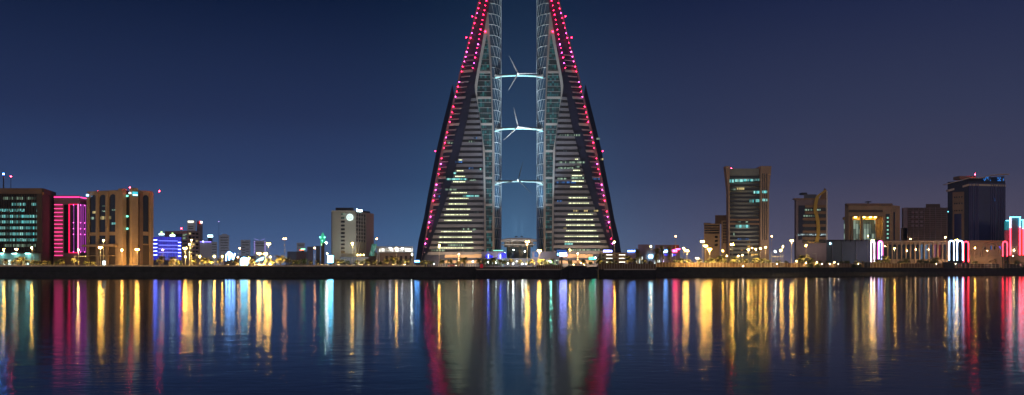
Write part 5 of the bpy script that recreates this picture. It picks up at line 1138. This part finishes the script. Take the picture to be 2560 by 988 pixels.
# dark jetty with steps
t = thing('jetty', 'dark square jetty block standing out from the quay with steps at its side', 'jetty', (wx(1445, 478), 478, 0))
M_jet = mat('dark_jetty_stone', (.020, .020, .028), .8, var=.4, vscale=.6); xa, xb = wx(1422, 478), wx(1465, 478)
MB().box(xa, xb, 474, 484, -1, wz(664.5, 474)).build('block', M_jet, t)
q = MB()
for i in range(6): q.box(wx(1402, 478) + i * .75, wx(1402, 478) + (i + 1) * .75 + (.0 if i < 5 else .2), 476, 484, -1, 4.5 + i * .36)
q.build('steps', M_jet, t)
MB().box(xa + .1, xb - .1, 473.9, 474.3, wz(664.5, 474), wz(663.9, 474)).build('edge_trim', M_kerb, t)
MB().box(wx(1466, 478), wx(1494, 478), 477, 484, -1, 4.3).build('ramp', M_jet, t)
for px, py, lab in ((1434, 662.3, 'small white lamp set on the dark jetty'), (1453, 658, 'warm low lamp on the dark jetty edge'), (1461, 662.3, 'tiny lamp at the jetty end')):
    Y = 479; x, z = wx(px, Y), wz(py, Y); r_ = thing('bollard_light', lab, 'bollard light', (x, Y, wz(664.5, 474))); MB().tube([(x, Y, wz(664.5, 474)), (x, Y, z)], .07, 5).build('post', M_metal, r_); MB().ball((x, Y, z + .1), .16, 6, 3).build('lamp', G_small, r_)
# red panel on a dark post
t = thing('info_panel', 'red panel on a dark post at the quay railing near the violet mall', 'sign', (wx(1203, 484.6), 484.4, 4.75)); MB().box(wx(1200.5, 484.4), wx(1207.5, 484.4), 483.9, 484.1, wz(670, 484), wz(660.5, 484)).build('panel', mat('red_glow_paint', (.55, .02, .04), .5, emit=(.5, .01, .03), es=.35), t); MB().box(wx(1202.6, 484.4), wx(1204.6, 484.4), 484.1, 484.3, 4.7, wz(661, 484)).build('post', M_metal, t)  # faint red emission put into the panel's paint
# flagpole-like posts and crooked gantries
def gantry(px, t_, x1, label):
    Y = shore(px) + 12; r = thing('gantry_post', label, 'gantry', (wx(px, Y), Y, G), 'road gantries'); z = wz(t_, Y); MB().tube([(wx(px, Y), Y, G), (wx(px, Y), Y, z)], .2, 6).build('post', M_pole, r); MB().tube([(wx(px, Y), Y, z - .12), (wx(x1, Y), Y, z - .12)], .16, 6).build('arm', M_pole, r)
    return r, Y, z
gantry(186.5, 640.5, 214, 'square-armed gantry before the neon office podium'); gantry(2040, 634, 2031, 'crooked post with a short arm past the golden palm by the ribbon tower')
r, Y, z = gantry(437, 648, 424, 'T-shaped gantry between the blue building and the lamp cluster'); MB().tube([(wx(437, Y), Y, z - .12), (wx(447, Y), Y, z - .12)], .16, 6).build('arm', M_pole, r)
r, Y, z = gantry(1943, 641, 1929, 'T-shaped gantry between the flared and ribbon towers'); MB().tube([(wx(1943, Y), Y, z - .12), (wx(1952, Y), Y, z - .12)], .16, 6).build('arm', M_pole, r)
for px, t_, lab in ((1147, 632, 'slim dark column with warm lights before the tower base'), (1444, 630, 'dark column with warm lights behind the jetty')):
    Y = shore(px) + 14; r = thing('light_column', lab, 'light column', (wx(px, Y), Y, G)); x = wx(px, Y); MB().box(x - .45, x + .45, Y - .3, Y + .3, G - .05, wz(t_, Y)).build('shaft', M_brown, r)
    for k in range(4): zz = wz(t_ + 3 + k * 5, Y); MB().box(x - .25, x + .25, Y - .42, Y - .3, zz - .5, zz).build('light', G_small if k == 0 else glow('column_light', (1, .6, .3), 4), r)
# ================================================================== cars on the shore road
def make_car(col):
    t = thing('parked_car', None, None, (0, 0, 0)); q = MB()
    prof = [(-2.1, .35), (-2.15, .85), (-1.9, 1.0), (-1.35, 1.05), (-.75, 1.45), (.65, 1.47), (1.2, 1.05), (2.0, .92), (2.15, .7), (2.1, .35)]
    n_ = len(prof); q.add([(x, -.85, z) for x, z in prof] + [(x, .85, z) for x, z in prof], [tuple(range(n_)), tuple(range(n_, 2 * n_))[::-1]] + [(i, i + n_, (i + 1) % n_ + n_, (i + 1) % n_) for i in range(n_)]); q.build('body', col, t)
    for s_ in (-1, 1): MB().add([(-1.15, s_ * .865, 1.06), (-.68, s_ * .865, 1.39), (.6, s_ * .865, 1.40), (1.0, s_ * .865, 1.06)], [(0, 1, 2, 3)]).build('side_window', M_glass, t)
    for x in (-1.3, 1.3):
        for s_ in (-1, 1): MB().tube([(x, s_ * .72, .33), (x, s_ * .9, .33)], .33, 12).build('wheel', M_metal, t)
    for s_ in (-1, 1): MB().ball((2.12, s_ * .62, .72), .13, 5, 2).build('headlight', G_head, t); MB().box(-2.19, -2.13, s_ * .62 - .15, s_ * .62 + .15, .72, .84).build('tail_light', G_tail, t)
    return t
cars = [make_car(mat('silver_paint', (.45, .46, .48), .3, metal=.5)), make_car(mat('dark_car_paint', (.03, .03, .04), .3)), make_car(mat('white_car_paint', (.7, .7, .7), .3)), make_car(mat('red_car_paint', (.45, .02, .03), .3))]
CR = [(569, 0, 'silver car with headlights on below the curved-stroke sign'), (594, 1, 'dark car with headlights on short of the glowing tent'), (612, 2, 'white car just below the glowing tent'), (640, 1, 'dark car at the start of the cyan canopy'), (649, 2, 'white car under the middle of the cyan canopy'), (657, 0, 'silver car at the end of the cyan canopy'), (676, 0, 'silver car past the cyan canopy'), (796, 1, 'dark car with headlights on under the minaret'), (804, 0, 'silver car just past the minaret'), (815, 2, 'white car before the white screen'), (839, 1, 'dark car at the hotel corner'), (846, 0, 'silver car below the blank end of the hotel'), (869, 1, 'dark car under the hotel emblem'), (882, 2, 'white car with bright headlights at the foot of the hotel lamp'), (892, 1, 'dark car just past the hotel lamp'), (903, 2, 'white car before the gold lit entrance'), (922, 0, 'silver car at the green glass wedge'), (947, 1, 'dark car under the terrace hall struts'), (985, 0, 'silver car with bluish lit surroundings before the terrace hall'), (1010, 2, 'white van-like car at the end of the terrace hall'), (1131, 3, 'red car before the sail tower base'), (1355, 2, 'white car under the lamp by the saucer hall'), (1800, 1, 'dark car under the large golden palm'), (1845, 0, 'silver car below the pair of little lamps'), (1853, 2, 'white car beside the silver one below the little lamps'), (1869, 1, 'dark car below the first lined-up lamp')]
usedc = set()
for i, (px, k, lab) in enumerate(CR):
    p_ = cars[k]; r = p_
    if k in usedc:
        r = p_.copy(); C.objects.link(r)
        for ch in p_.children: c = ch.copy(); C.objects.link(c); c.parent = r
    usedc.add(k); Y = shore(px) + 8 + (hash_(px) % 3); r.location = (wx(px, Y), Y, G); r.rotation_euler = (0, 0, R(-62 - (hash_(px) % 30)) if px < 1100 or px > 1500 else R(5))
    tag(r, lab, 'car', 'cars on the shore road')

# ------------------------------------------------------------------ thin sea haze
HAZE = 1.0e-4
if HAZE:
    m = bpy.data.materials.new('sea_haze'); m.use_nodes = True; t = m.node_tree; t.nodes.clear()
    o_ = t.nodes.new('ShaderNodeOutputMaterial'); v = t.nodes.new('ShaderNodeVolumePrincipled'); v.inputs['Density'].default_value = HAZE; v.inputs['Color'].default_value = (.50, .72, 1, 1); v.inputs['Anisotropy'].default_value = .0
    t.links.new(v.outputs[0], o_.inputs['Volume'])
    o = MB().box(-2600, 2600, -30, 3700, -3, 262).build('haze', m); tag(o, kind='stuff')
